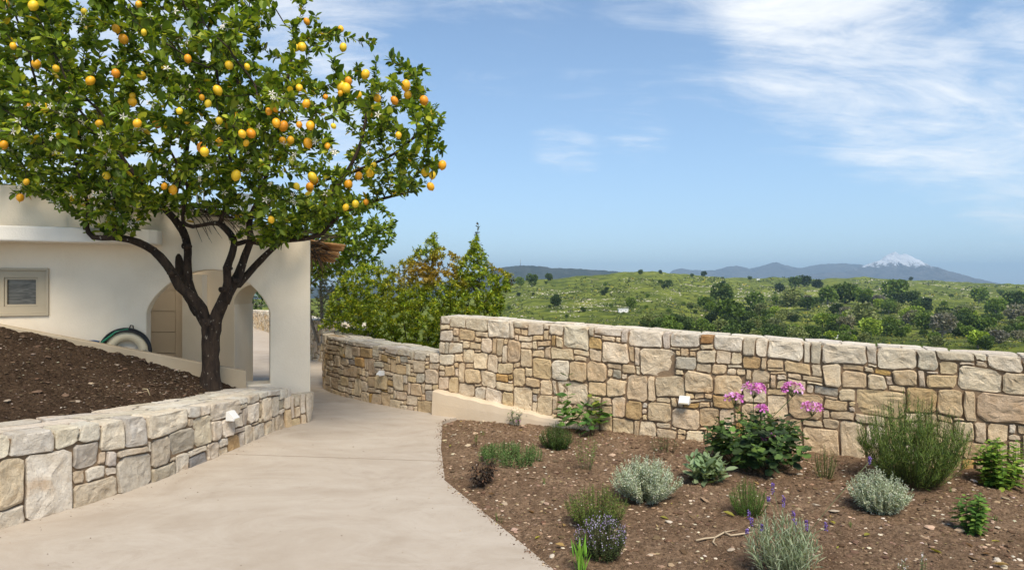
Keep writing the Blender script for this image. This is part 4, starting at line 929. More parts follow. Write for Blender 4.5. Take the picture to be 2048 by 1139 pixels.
# ------------------------------------------------------------------ the lemon tree
def densify(pts, step=.07):
    out = []
    P = [Vector((p[0], p[1], p[2], p[3])) for p in pts]; P = [P[0] * 2 - P[1]] + P + [P[-1] * 2 - P[-2]]
    for i in range(1, len(P) - 2):
        n = max(2, int((P[i+1].xyz - P[i].xyz).length / step))
        for k in range(n):
            t = k / n; a, b, c, d = P[i-1], P[i], P[i+1], P[i+2]
            out.append((b * 2 + (c - a) * t + (a * 2 - b * 5 + c * 4 - d) * t * t + (b * 3 - a - c * 3 + d) * t ** 3) * .5)
    out.append(P[-2]); return out
def lemon_tree():
    TY = 7.0
    base = at(421, 772, TY)
    root = empty('lemon_tree', base, 'lemon tree full of yellow fruit with a dark forked trunk, on the soil mound', 'tree')
    limbs = [
        [(421, 800, 52, 7.0), (421, 772, 46, 7.0), (421, 740, 37, 7.0), (421, 700, 36, 7.0), (423, 660, 41, 7.0), (424, 636, 46, 7.0)],
        [(424, 650, 30, 7.0), (412, 640, 28, 6.98), (404, 618, 27, 6.95), (385, 594, 26, 6.9), (358, 572, 24, 6.85), (345, 546, 24, 6.8), (320, 513, 22, 6.75), (292, 492, 20, 6.7), (260, 479, 18, 6.6), (225, 475, 15, 6.55), (186, 474, 13, 6.5), (173, 452, 11, 6.48), (178, 422, 10, 6.45), (168, 380, 8, 6.4), (150, 320, 7, 6.4)],
        [(422, 665, 28, 7.0), (402, 630, 27, 7.03), (388, 596, 25, 7.05), (377, 560, 21, 7.05), (375, 520, 20, 7.05), (375, 490, 20, 7.05), (366, 462, 20, 7.05), (348, 437, 19, 7.0), (325, 412, 16, 6.95), (300, 385, 13, 6.9), (262, 340, 11, 6.85), (230, 290, 9, 6.8), (205, 230, 7, 6.8)],
        [(398, 626, 30, 7.06), (372, 578, 28, 7.15), (361, 546, 26, 7.25), (357, 502, 17, 7.32), (355, 464, 15, 7.4), (350, 425, 13, 7.45), (352, 380, 12, 7.5), (372, 310, 10, 7.5), (380, 240, 8, 7.5), (395, 160, 6, 7.5)],
        [(424, 660, 34, 7.0), (436, 625, 32, 6.98), (448, 597, 29, 6.96), (456, 565, 22, 6.9), (454, 536, 21, 6.86), (463, 512, 19, 6.85), (468, 489, 18, 6.85), (465, 474, 18, 6.85), (452, 458, 17, 6.85), (437, 447, 13, 6.85), (419, 447, 10, 6.85), (385, 453, 10, 6.85), (366, 442, 10, 6.83), (368, 412, 8, 6.8), (374, 370, 7, 6.75), (340, 300, 6, 6.6)],
        [(446, 604, 34, 6.96), (462, 572, 30, 7.02), (474, 556, 27, 7.08), (482, 536, 22, 7.1), (489, 513, 20, 7.12), (497, 494, 19, 7.12), (501, 477, 18, 7.12), (498, 454, 15, 7.12), (502, 432, 15, 7.1), (512, 410, 14, 7.1), (528, 370, 12, 7.1), (540, 310, 11, 7.1), (560, 240, 9, 7.1), (575, 160, 8, 7.1), (590, 80, 6, 7.1)],
        [(466, 566, 24, 7.05), (477, 568, 20, 7.15), (500, 543, 18, 7.25), (520, 521, 17, 7.3), (542, 500, 15, 7.35), (575, 472, 13, 7.4), (610, 440, 12, 7.45), (650, 405, 11, 7.5), (690, 350, 10, 7.5), (720, 290, 9, 7.5), (735, 220, 7, 7.5)],
        [(500, 480, 16, 7.12), (516, 485, 15, 7.05), (542, 482, 14, 7.0), (578, 480, 13, 6.95), (620, 475, 13, 6.9), (647, 464, 12, 6.88), (660, 448, 11, 6.85), (695, 420, 10, 6.8), (755, 400, 8, 6.8), (815, 385, 6, 6.8)],
        [(440, 446, 12, 6.85), (447, 424, 11, 6.8), (457, 400, 10, 6.75), (462, 340, 9, 6.6), (455, 270, 8, 6.5), (440, 190, 7, 6.4), (430, 110, 6, 6.4)],
        [(468, 488, 14, 6.85), (480, 486, 13, 6.95), (492, 482, 12, 7.05)],
        [(325, 412, 14, 6.95), (290, 380, 11, 7.3), (230, 330, 9, 7.6), (150, 260, 8, 7.8), (60, 200, 6, 7.9)],
        [(225, 475, 11, 6.55), (232, 455, 10, 6.4), (235, 420, 9, 6.2), (215, 350, 7, 5.9), (190, 270, 6, 5.8)],
        [(512, 410, 11, 7.1), (520, 360, 10, 7.4), (500, 290, 9, 7.8), (480, 200, 7, 8.0), (470, 100, 6, 8.1)],
        [(462, 340, 9, 6.6), (500, 300, 8, 6.2), (520, 240, 7, 5.9), (510, 170, 6, 5.8)],
        [(690, 350, 9, 7.5), (740, 330, 8, 7.3), (800, 300, 7, 7.2), (850, 250, 6, 7.2)]]
    nodes = []; parent = []; fixed = {}; tg = Geo()
    for k, lb in enumerate(limbs):
        pts = densify([tuple(at(x, y, Y)) + (w * Y / F / 2 * (.90 if k == 0 else .76),) for x, y, w, Y in lb])
        first = len(nodes)
        if k: kd = min(range(first), key=lambda i: (nodes[i] - pts[0].xyz).length)
        for i, p in enumerate(pts):
            nodes.append(p.xyz.copy()); parent.append((kd if k else -1) if i == 0 else len(nodes) - 2)
            fixed[len(nodes) - 1] = p[3] * random.uniform(.95, 1.06)
        rr = [fixed[first + i] for i in range(len(pts))]
        if k == 0: rr[0] *= 1.25
        tg.tube([p.xyz + Vector((random.uniform(-1, 1), random.uniform(-1, 1), random.uniform(-1, 1))) * .05 * r for p, r in zip(pts, rr)], rr, 12)
    for x, y, Y, r in ((345, 548, 6.72, .022), (375, 492, 6.97, .028), (457, 536, 6.78, .026), (416, 648, 6.86, .02), (448, 578, 6.86, .024), (305, 497, 6.7, .02), (470, 560, 6.95, .03)):   # knots and sawn stubs
        p = at(x, y, Y); q = p + Vector((random.uniform(-.02, .02), -.05, random.uniform(-.01, .02))); tg.tube([p + Vector((0, .06, 0)), p, q, q + Vector((0, .012, 0))], [r * .8, r * 1.1, r * 1.25, r * .55], 9)
    tg.obj('trunk', M['bark'], root)
    start = len(nodes)
    poly = [(-330, 60), (-260, 330), (-60, 388), (0, 390), (60, 402), (110, 420), (165, 438), (200, 470), (245, 470), (285, 440), (330, 412), (430, 405), (475, 440), (520, 490), (570, 490), (600, 470), (640, 455), (700, 430), (760, 408), (825, 405), (872, 372), (905, 315), (885, 268), (902, 185), (830, 112), (750, 72), (690, 48), (640, -10), (560, -150), (400, -290), (100, -330), (-150, -240)]
    dens = lambda x, y: (1.0 if x < 470 else np.interp(x, [470, 560, 700, 905], [1.0, .62, .5, .5])) * (1.0 if y > 150 or x < 400 else np.interp(x, [400, 560, 700], [1, .38, .42])) * (.45 if y < -30 or x < -40 else 1)
    att = crown_points(poly, 6.95, 2700, 5, 1.75, dens)
    for pl, Yl, cnt_, dp in (([(470, 415), (500, 470), (530, 500), (600, 490), (665, 462), (745, 418), (650, 385), (520, 385)], 6.75, 260, .5), ([(20, 370), (75, 408), (165, 442), (200, 478), (262, 470), (320, 425), (335, 380), (200, 355)], 6.4, 280, .6), ([(330, 400), (400, 425), (480, 430), (520, 395), (420, 370)], 6.5, 120, .4)):
        att += crown_points(pl, Yl, cnt_, 6, dp)
    nodes, parent = grow(nodes, parent, att, 1.1, .13, .09, 90, Vector((0, 0, .06)))
    rad, kids = branch_radii(nodes, parent, .0027, fixed, 2.35)
    branch_mesh(nodes, parent, rad, start, 'branches', M['twig'], root)
    P, D, S = twig_leaves(nodes, parent, rad, .0076, 12.0, .080, .25, .85, 2)
    x = CX + F * P[:, 0] / P[:, 1]; y = CY - F * (P[:, 2] - EYE) / P[:, 1]
    keep = np.array([in_poly(a, b, poly) or random.random() < .5 for a, b in zip(x, y)]) & ~((y > 500) & (x > 330))
    r2 = np.random.default_rng(6); sparse = np.interp(x, [420, 600, 905], [1, .86, .78]); keep &= r2.random(len(P)) < sparse
    P, D, S = P[keep], D[keep], S[keep]; x, y = x[keep], y[keep]
    T = palette(len(P), [(.085, .140, .015), (.145, .210, .020), (.225, .295, .028), (.045, .075, .013), (.37, .41, .045), (.40, .29, .02)], [5, 5, 3.4, 2.6, 1.6, .3])
    rot = frames(D, None, r2.uniform(-.9, .9, len(P)))
    # the 300 that show largest: nearest to the viewer in their own part of the crown
    cell = {}
    for i in range(len(P)):
        if -20 < x[i] < 925 and -10 < y[i] < 510:
            k = (int(x[i] // 26), int(y[i] // 26)); 
            if k not in cell or P[i, 1] / S[i] < P[cell[k], 1] / S[cell[k]]: cell[k] = i
    big = sorted(cell.values(), key=lambda i: P[i, 1] / S[i])[:300]; bigset = np.zeros(len(P), bool); bigset[big] = True
    tints = [(.080, .13, .016), (.12, .18, .019), (.20, .265, .028), (.31, .35, .042)]
    lm = []
    for t in tints:
        me = mesh_from('leaf', LEAF_V, [tuple(f) for f in LEAF_F], t); me.materials.append(M['leaf']); lm.append(me)
    for i in big:
        o = bpy.data.objects.new('leaf', lm[int(r2.choice(4, p=[.4, .34, .18, .08]))]); C.objects.link(o); o.parent = root
        m = Matrix(rot[i].tolist()).to_4x4(); sc_ = float(S[i]) * 1.25
        o.matrix_local = Matrix.Translation(Vector(P[i]) - Vector(root.location)) @ m @ Matrix.Diagonal((sc_, sc_, sc_, 1))
    v, f, t = batch(LEAF_V, LEAF_F, P[~bigset], rot[~bigset], S[~bigset], T[~bigset])
    tag(make('foliage', v, f, M['leaf'], root, tint=t), kind='stuff')
    print('lemon leaves', len(P), 'nodes', len(nodes))
    # fruit
    LA = [(662,165),(703,223),(480,68),(790,25),(190,32),(820,185),(808,432),(660,418),(207,365),(755,580),(755,545),(782,702),(150,1035),(115,1125),(412,1130),(250,612),(160,608),(435,755),(565,705),(75,262),(607,1000),(515,460),(388,545),(320,390),(25,20),(22,825),(935,1060),(985,1080),(1070,335),(1305,372),(1408,380),(1125,520),(1185,590),(1223,570),(1150,555),(1248,688),(1065,690),(1245,808),(1350,665),(1380,762),(1388,845),(1402,815),(1345,998),(1165,865),(1022,632),(895,705),(1148,840),(1240,515)]
    LB = [(463,273),(495,268),(522,123),(717,165),(730,270),(480,500),(520,590),(630,553),(720,493),(747,503),(715,530),(760,462),(857,423),(925,560),(1022,572),(1098,540),(1190,572),(1087,487),(890,643),(815,540),(305,635),(345,620),(283,537),(120,665),(205,760),(150,765),(350,700),(390,718),(480,710),(542,715),(675,718),(640,830),(385,800),(430,798),(530,815),(465,1060),(555,1010),(565,1030),(540,1065),(760,1050),(818,1002),(885,980),(903,940),(1113,902),(1195,980),(1238,997),(1228,1062),(1045,770),(1295,940),(320,1250),(745,1180),(800,1160),(860,1150)]
    spots = [(a / 2.848, b / 2.848) for a, b in LA] + [(430 + a / 2.848, b / 2.848) for a, b in LB]
    V = []; Fc = []; ns, nr = 12, 9
    for j in range(nr + 1):
        th = math.pi * j / nr; r = math.sin(th) ** .92; z = -math.cos(th) * 1.06
        if j == 0: z -= .16
        if j == nr: z += .05
        for k in range(ns): a = 2 * math.pi * k / ns; V.append((r * math.cos(a) * (1 + .02 * math.sin(3 * a)), r * math.sin(a), z))
    for j in range(nr):
        for k in range(ns): Fc.append((j*ns+k, j*ns+(k+1) % ns, (j+1)*ns+(k+1) % ns, (j+1)*ns+k))
    lme = mesh_from('lemon', V, Fc); lme.materials.append(M['lemon'])
    npx = np.array([(CX + F * p.x / p.y, CY - F * (p.z - EYE) / p.y, p.y) for p in nodes])
    sg = Geo()
    for (a, b) in spots:
        d = np.hypot(npx[:, 0] - a, npx[:, 1] - (b - 14)); near = np.where(d < 26)[0]
        if len(near) == 0: near = np.array([int(np.argmin(d))])
        near = near[np.argsort(npx[near, 2])]; i = int(near[min(len(near) - 1, int(len(near) * random.choice((0, .03, .08, .15, .28))))]); Y = float(npx[i, 2]) - .03; r = 8.1 * random.uniform(.62, 1.16) * min(Y, 6.9) / F
        p = at(a, b, Y); o = bpy.data.objects.new('lemon', lme); C.objects.link(o); o.parent = root; o.location = p - Vector(root.location)
        o.rotation_euler = (random.uniform(-.5, .5), random.uniform(-.5, .5), random.uniform(0, 6)); o.scale = (r, r, r * random.uniform(1.0, 1.16))
        sg.tube([nodes[i], (nodes[i] + p) / 2 + Vector((0, 0, .02)), p + Vector((0, 0, r * .98))], .0035, 4)
    tag(sg.obj('fruit_stalks', M['twig'], root), kind='stuff')
    # blossom
    pet = []; pf = []
    for k in range(5):
        a = 2 * math.pi * k / 5; c, s_ = math.cos(a), math.sin(a); n = len(pet)
        for (u, w, h) in ((.05, 0, 0), (.5, .17, .16), (1.0, 0, .10), (.5, -.17, .16)): pet.append((u * c - w * s_, u * s_ + w * c, h))
        pf += [(n, n+1, n+2), (n, n+2, n+3)]
    n = len(pet); pet += [(.07, 0, 0), (-.05, .06, 0), (-.05, -.06, 0), (0, 0, .34)]; pf += [(n, n+1, n+3), (n+1, n+2, n+3), (n+2, n, n+3)]
    bme = mesh_from('blossom', pet, pf, (.80, .74, .66)); bme.materials.append(M['petal'])
    cand = [i for i in range(len(P)) if P[i, 1] < 6.9 and x[i] < 760 and 20 < y[i] < 470 and not bigset[i]]
    sel = sorted(random.sample(cand, min(700, len(cand))), key=lambda i: P[i, 1] + (0 if y[i] > 220 else .8))[:190]
    for i in sel:
        o = bpy.data.objects.new('blossom', bme); C.objects.link(o); o.parent = root
        s_ = random.uniform(.022, .040); d = Vector((random.uniform(-.6, .6), -1, random.uniform(-.4, .6)))
        o.location = Vector(P[i]) + Vector(D[i]) * .03 + Vector((0, -.03, 0)) - Vector(root.location); o.rotation_euler = d.to_track_quat('Z', 'Y').to_euler(); o.scale = (s_, s_, s_)
    bi = r2.choice(len(P), 1500, replace=False); bp = P[bi] + D[bi] * .02
    v, f, t = batch(np.array([(.4, 0, 0), (-.2, .35, 0), (-.2, -.35, 0), (0, 0, 1.0), (0, 0, -.5)]), [(0, 1, 3), (1, 2, 3), (2, 0, 3), (1, 0, 4), (2, 1, 4), (0, 2, 4)], bp, frames(unit_rand(len(bp))), r2.uniform(.006, .012, len(bp)), palette(len(bp), [(.55, .38, .36), (.66, .58, .48), (.40, .24, .20)], [2, 2, 1]))
    tag(make('flower_buds', v, f, M['petal'], root, tint=t), kind='stuff')
lemon_tree()

# ------------------------------------------------------------------ shrubs and trees beyond the low wall
def grown_bush(name, label, cat, basepts, poly, Yc, depth, natt, leaf, per, cols, wts, step, kill, infl, barkm, tip=.002, sleaf=True, maxr=.006, seed=3, leafm='shrubleaf', tintfun=None, parts=('branches', 'foliage')):
    base = basepts[0][0]; root = empty(name, base, label, cat)
    nodes = []; parent = []; fixed = {}; tg = Geo()
    for stem in basepts:
        prev = -1
        for i in range(len(stem) - 1):
            n = max(1, int((stem[i+1] - stem[i]).length / step))
            for k in range(n):
                nodes.append(stem[i].lerp(stem[i+1], k / n)); parent.append(prev); prev = len(nodes) - 1
        nodes.append(stem[-1].copy()); parent.append(prev)
    att = crown_points(poly, Yc, natt, seed, depth)
    nodes, parent = grow(nodes, parent, att, infl, kill, step, 110)
    rad, kids = branch_radii(nodes, parent, tip, fixed, 2.2)
    branch_mesh(nodes, parent, rad, 0, parts[0], barkm, root, 6)
    P, D, S = twig_leaves(nodes, parent, rad, maxr, per, leaf, .3, .9, seed)
    T = palette(len(P), cols, wts, .22, seed)
    if tintfun is not None: T = tintfun(P, T)
    r2 = np.random.default_rng(seed); rot = frames(D, None, r2.uniform(-1, 1, len(P)))
    v, f, t = batch(SLEAF_V if sleaf else LEAF_V, SLEAF_F if sleaf else LEAF_F, P, rot, S, T)
    tag(make(parts[1], v, f, M[leafm], root, tint=t), kind='stuff'); print(name, len(nodes), len(P))
    return root
def stems(px, py, Y, tops, seed=1):
    rd = random.Random(seed); b = at(px, py, Y); out = []
    for (tx, ty, tY) in tops:
        t = at(tx, ty, tY); s0 = b + Vector((rd.uniform(-.15, .15), rd.uniform(-.15, .15), 0)); out.append([s0, s0.lerp(t, .4) + Vector((rd.uniform(-.1, .1), 0, .06)), t])
    return out
def red_tips(P, T):
    y = CY - F * (P[:, 2] - EYE) / P[:, 1]; x = CX + F * P[:, 0] / P[:, 1]
    k = np.clip((fbm(P[:, 0] * 2.2, P[:, 2] * 2.2, 3, 3) - .45) * 5, 0, 1) * np.clip((x - 700) / 140, 0, 1) * np.clip((640 - y) / 80, 0, 1); T = T.copy()
    T[:] = T * (1 - .7 * k[:, None]) + np.array((.36, .19, .035)) * (.7 * k[:, None]); return T
grown_bush('pomegranate_shrub', 'bushy yellow-green shrub with reddish tips behind the low curved wall', 'shrub',
    stems(820, 760, 10.3, [(700, 600, 10.6), (760, 560, 10.3), (870, 500, 10.4), (940, 560, 10.2), (800, 600, 9.8), (900, 620, 9.8), (850, 560, 10.8), (955, 470, 10.5), (1010, 570, 10.3), (740, 640, 10.2)]),
    [(640, 655), (650, 610), (672, 560), (700, 530), (745, 520), (790, 530), (822, 500), (850, 478), (872, 462), (885, 490), (905, 505), (925, 520), (938, 486), (955, 470), (968, 500), (985, 530), (1036, 548), (1020, 585), (1000, 640), (965, 680), (900, 712), (800, 705), (740, 690), (680, 668)],
    10.3, 1.0, 4800, .049, 25.0, [(.21, .29, .022), (.31, .37, .024), (.13, .20, .020), (.46, .45, .030), (.07, .11, .014)], [4, 4, 3, 1.8, .8], .075, .10, 1.2, M['twig'], .0016, True, .0075, 8, tintfun=red_tips)
grown_bush('tall_shrub_shoots', 'thin dark shoots rising above the yellow-green shrub against the sky', 'shrub',
    stems(930, 700, 10.6, [(950, 560, 10.6), (955, 480, 10.6), (957, 446, 10.6), (1000, 555, 10.5), (870, 470, 10.6), (1030, 560, 10.4)], 5),
    [(928, 560), (934, 520), (944, 492), (950, 470), (953, 444), (957, 443), (960, 480), (985, 505), (975, 530), (1000, 545), (1040, 545), (1015, 580), (1000, 640), (980, 660), (960, 600)],
    10.6, .25, 300, .050, 7.5, [(.045, .062, .016), (.075, .095, .018), (.11, .06, .02)], [3, 2, 1.6], .075, .10, 1.0, M['twig'], .0016, True, .006, 12)
grown_bush('leafy_tree', 'light green leafy tree behind the reed bundle of the house corner', 'tree',
    [[at(575, 740, 12.6), at(600, 590, 12.6), at(650, 540, 12.6), at(700, 512, 12.6)], [at(600, 590, 12.6), at(640, 500, 12.7), at(690, 450, 12.7)], [at(600, 590, 12.6), at(590, 480, 12.9)]],
    [(560, 600), (540, 420), (600, 380), (700, 382), (765, 398), (790, 430), (802, 470), (772, 492), (745, 530), (720, 545), (660, 560), (625, 570)],
    12.6, 1.2, 1100, .105, 9.0, [(.13, .20, .020), (.21, .28, .028), (.08, .13, .016), (.29, .34, .04)], [4, 4, 2.4, 1.6], .11, .15, 1.5, M['greybark'], .003, False, .009, 15, parts=('trunk', 'crown'))
grown_bush('bare_shrub', 'thin grey twiggy shrub between the house corner and the green shrub', 'shrub',
    stems(640, 690, 13.6, [(610, 560, 13.6), (640, 545, 13.8), (690, 560, 13.6), (720, 570, 13.9), (660, 590, 13.3)], 9),
    [(600, 640), (600, 545), (640, 520), (700, 535), (735, 560), (720, 640), (660, 652)], 13.7, .8, 1500, .060, 4.0, [(.15, .16, .06), (.10, .12, .045), (.20, .19, .09)], [1, 1, 1], .08, .09, 2.2, M['greybark'], .0055, True, .016, 18)
grown_bush('terrace_tree', 'dark green tree beyond the terrace wall, seen through the porch arch', 'tree',
    [[at(500, 690, 30), at(505, 610, 30), at(520, 590, 30)]], [(470, 625), (470, 560), (500, 540), (545, 545), (550, 600), (540, 628)], 30, 1.5, 200, .22, 5, [(.035, .065, .018), (.06, .09, .03)], [2, 1], .3, .35, 3, M['greybark'], .008, False, .03, 20, parts=('trunk', 'crown'))
# ------------------------------------------------------------------ herbs in the bed
NEED_V = np.array([(-.045, 0, 0), (.045, 0, 0), (.05, .55, .03), (0, 1, 0), (-.05, .55, .03)]); NEED_F = [(0, 1, 2), (0, 2, 4), (4, 2, 3)]
def lobed():
    v = [(0, .28, -.03)]; n = 15
    for k in range(n):
        a = -math.pi / 2 + .35 + (2 * math.pi - .7) * k / (n - 1); r = .46 + .05 * (1 if k % 3 else -1.2); v.append((r * math.cos(a), .42 + r * math.sin(a), .05 + .05 * math.sin(a * 4)))
    v.append((0, 0, 0)); m = len(v) - 1
    return np.array(v), [(0, k, k + 1) for k in range(1, n)] + [(0, n, m), (0, m, 1)]
ROUND_V, ROUND_F = lobed()
PET_V = np.array([(0, 0, 0), (.28, .55, .12), (.18, .95, .05), (-.18, .95, .05), (-.28, .55, .12)]); PET_F = [(0, 1, 2), (0, 2, 3), (0, 3, 4)]
BUD_V = np.array([(.5, 0, .3), (-.25, .43, .3), (-.25, -.43, .3), (0, 0, 1.0), (0, 0, -.1)]); BUD_F = [(0, 1, 3), (1, 2, 3), (2, 0, 3), (1, 0, 4), (2, 1, 4), (0, 2, 4)]
SHAPES = dict(needle=(NEED_V, NEED_F), leaf=(LEAF_V, LEAF_F), small=(SLEAF_V, SLEAF_F), round=(ROUND_V, ROUND_F))
def ground_at(px, py):
    p = gpt(px, py); 
    for _ in range(3): p = gpt(px, py, float(bed_z(np.array(p.x), np.array(p.y))))
    return p
def herb(name, label, cat, px, py, hpx, wpx, n, shape, lsize, lper, cols, wts, stemcol=(.10, .10, .03), start=.15, spread=1.0, curve=.35, upl=.5, out=.8, flowers=None, seed=1, stemr=.0022, dome=.55, base_r=.18, group=None, sub=0, lmat='herb', pairs=False, hang=0.0, tall=None):
    rd = random.Random(seed * 13 + 5); r2 = np.random.default_rng(seed * 7 + 1); B = ground_at(px, py); m = B.y / F; H = hpx * m; Rr = wpx * m / 2
    HERBS.append((B.x, B.y, label)); root = empty(name, B, label, cat, group); tg = Geo(); LP = []; LD = []; tips = []; LS = []
    for i in range(n):
        a = rd.uniform(0, 2 * math.pi); q = math.sqrt(rd.random()); r = Rr * q * spread
        h = H * (1 - dome * q * q) * rd.uniform(.78, 1.0)
        if tall is not None and i < len(tall): a, r, h = tall[i][0], tall[i][1] * Rr, tall[i][2] * H
        d = Vector((math.cos(a), math.sin(a), 0)); b0 = B + d * (Rr * base_r * q) - Vector((0, 0, .02))
        tip = B + d * r + Vector((0, 0, h)); mid = b0.lerp(tip, .5) + d * (r * curve * .5) - Vector((0, 0, h * curve * .22)) + Vector((rd.uniform(-1, 1), rd.uniform(-1, 1), 0)) * .02 * H
        P = [b0 * (1 - t) ** 2 + mid * 2 * t * (1 - t) + tip * t * t for t in np.linspace(0, 1, 7)]
        paths = [P]
        for _ in range(sub):
            t = rd.randint(2, 4); o = Vector((rd.uniform(-1, 1), rd.uniform(-1, 1), rd.uniform(.5, 1.4))).normalized() * h * rd.uniform(.2, .42)
            paths.append([P[t], P[t] + o * .5 + d * .01, P[t] + o])
        for j, Q in enumerate(paths):
            tg.tube(Q, [stemr * (1 - .65 * k / (len(Q) - 1)) * (1 if j == 0 else .7) for k in range(len(Q))], 4, tuple(np.array(stemcol) * rd.uniform(.75, 1.25)), cap=False); tips.append((Q[-1], (Q[-1] - Q[-2]).normalized()))
            L = lper if j == 0 else max(3, int(lper * .5)); ph = rd.uniform(0, 6)
            for k in range(L):
                t = (start if j == 0 else .15) + (1 - (start if j == 0 else .15)) * (k + .5) / L; f = t * (len(Q) - 1); i0 = min(int(f), len(Q) - 2); p = Q[i0].lerp(Q[i0+1], f - i0); ax = (Q[i0+1] - Q[i0]).normalized()
                e1 = ax.orthogonal().normalized(); e2 = ax.cross(e1)
                angs = (ph + k * 1.57, ph + k * 1.57 + math.pi) if pairs else (ph + k * 2.4,)
                for an in angs:
                    o = e1 * math.cos(an) + e2 * math.sin(an); v = (ax * (upl * (1 + .8 * (t > .9))) + o * out + Vector((0, 0, -hang)) + Vector((rd.uniform(-.2, .2), rd.uniform(-.2, .2), rd.uniform(-.2, .2)))).normalized()
                    LP.append(tuple(p)); LD.append(tuple(v)); LS.append(lsize * rd.uniform(.7, 1.25) * (1 - .45 * max(0, t - .75) / .25))
    tg.obj('stems', M['stem'], root)
    sv, sf = SHAPES[shape]; LP = np.array(LP); LD = np.array(LD)
    v, f, t = batch(sv, sf, LP, frames(LD, None, r2.uniform(-.5, .5, len(LP))), np.array(LS), palette(len(LP), [tuple(min(.6, x * 1.6) for x in c) for c in cols], wts, .2, seed))
    tag(make('leaves', v, f, M[lmat], root, tint=t), kind='stuff')
    if flowers:
        kind, fcol, cnt, fs = flowers; FP = []; FD = []; FS = []
        if kind == 'speck':
            for (p, d) in rd.choices(tips, k=cnt):
                q = p - d * rd.uniform(0, .25) * H * .6 + Vector((rd.uniform(-1, 1), rd.uniform(-1, 1), rd.uniform(-1, 1))) * fs; FP.append(tuple(q)); FD.append((rd.uniform(-1, 1), rd.uniform(-1.2, .5), rd.uniform(0, 1))); FS.append(fs * rd.uniform(.6, 1.3))
            v, f, t = batch(BUD_V, BUD_F, np.array(FP), frames(np.array(FD)), np.array(FS), palette(len(FP), fcol, [1] * len(fcol), .2, seed)); tag(make('flowers', v, f, M['petal'], root, tint=t), kind='stuff')
        if kind == 'spike':
            for (fx, fy, L) in cnt:      # flower heads at photograph pixels
                top = at(fx, fy, B.y + rd.uniform(-.08, .08)); s0 = B + Vector((rd.uniform(-.3, .3) * Rr, rd.uniform(-.3, .3) * Rr, H * .35)); g = Geo(); g.tube([s0, s0.lerp(top, .5) + Vector((0, 0, .015)), top], .0016, 4, (.13, .15, .07)); g.obj('flower_stalk', M['stem'], root)
                FP = []; FD = []; FS = []
                for k in range(26):
                    t = rd.random(); an = rd.uniform(0, 6.28); FP.append(tuple(top + Vector((math.cos(an) * .008, math.sin(an) * .008, (t - .5) * L * m)))); FD.append((math.cos(an), math.sin(an), .5)); FS.append(fs * rd.uniform(.7, 1.2))
                v, f, t = batch(BUD_V, BUD_F, np.array(FP), frames(np.array(FD)), np.array(FS), palette(len(FP), fcol, [1] * len(fcol), .25, seed)); make('flower_spike', v, f, M['petal'], root, tint=t)
        if kind == 'umbel':
            for (fx, fy, wd) in cnt:
                c = at(fx, fy, B.y - .02 + rd.uniform(-.1, .05)); Rf = wd * m / 2; s0 = B + Vector((rd.uniform(-.5, .5) * Rr, 0, H * .4)); s1 = c - Vector((0, 0, Rf * .9))
                h = empty('flower_head', c); h.parent = root; h.location = c - B
                g = Geo(); g.tube([s0, s0.lerp(s1, .6) + Vector((rd.uniform(-.02, .02), 0, 0)), s1], .003, 5, (.06, .10, .03)); 
                FPp = []; FDd = []; FSs = []; FTt = []
                for k in range(max(5, int(wd * .6))):
                    u = Vector((rd.gauss(0, 1), rd.gauss(0, 1), abs(rd.gauss(.25, .6)))).normalized(); fc = c + Vector((u.x * Rf, u.y * Rf, u.z * Rf * .62)) * rd.uniform(.75, 1); g.tube([s1, fc - u * .01], .0014, 4, (.10, .12, .04)); e1 = u.orthogonal().normalized(); e2 = u.cross(e1); col = np.array(rd.choice(fcol))
                    for q in range(5):
                        an = 2 * math.pi * q / 5 + rd.uniform(-.2, .2); FPp.append(tuple(fc)); FDd.append(tuple((e1 * math.cos(an) + e2 * math.sin(an)) + u * .25)); FSs.append(fs * rd.uniform(.85, 1.15)); FTt.append(tuple(col * rd.uniform(.85, 1.12)))
                g.obj('pedicels', M['stem'], h)
                v, f, t = batch(PET_V, PET_F, np.array(FPp), frames(np.array(FDd)), np.array(FSs), np.array(FTt)); make('petals', v, f, M['petal'], h, tint=t)
    return root
HERBS = []
RG = [(.046, .078, .018), (.078, .118, .024), (.13, .165, .042), (.028, .046, .013)]
SIL = [(.24, .27, .19), (.31, .34, .25), (.17, .20, .13), (.38, .40, .31)]
herb('rosemary_bush', 'large upright rosemary bush with needle leaves against the stone wall', 'shrub', 1825, 968, 196, 205, 165, 'needle', .044, 62, RG, [3, 4, 3, 1], (.07, .075, .03), .12, 1.0, .55, .75, .75, seed=2, dome=.42, base_r=.3, sub=1)
herb('geranium', 'geranium with round green leaves and pink flower heads by the stone wall', 'flowering plant', 1515, 932, 126, 215, 62, 'round', .082, 10, [(.030, .052, .018), (.050, .088, .022), (.075, .125, .028), (.022, .034, .016)], [4, 4, 2, 3], (.055, .085, .028), .28, 1.0, .3, .2, 1.0, flowers=('umbel', [(.60, .22, .55), (.66, .30, .62), (.52, .14, .46), (.74, .46, .70)], [(1507, 778, 42), (1584, 777, 38), (1468, 797, 32), (1624, 816, 36), (1521, 818, 24), (1535, 876, 26)], .036), seed=3, dome=.45, base_r=.4, stemr=.0035)
herb('silver_herb', 'wide silver-grey herb in the middle of the bed left of the sage', 'herb', 1291, 997, 94, 146, 150, 'small', .024, 22, SIL, [3, 3, 2, 1], (.22, .24, .17), .1, 1.0, .5, .6, .8, seed=4, dome=.5, sub=1, pairs=True)
herb('silver_herb', 'compact silver-grey herb in front of the large rosemary bush', 'herb', 1756, 1020, 92, 126, 120, 'small', .022, 22, SIL, [3, 3, 2, 1], (.22, .24, .17), .1, 1.0, .5, .6, .8, seed=5, dome=.5, sub=1, pairs=True)
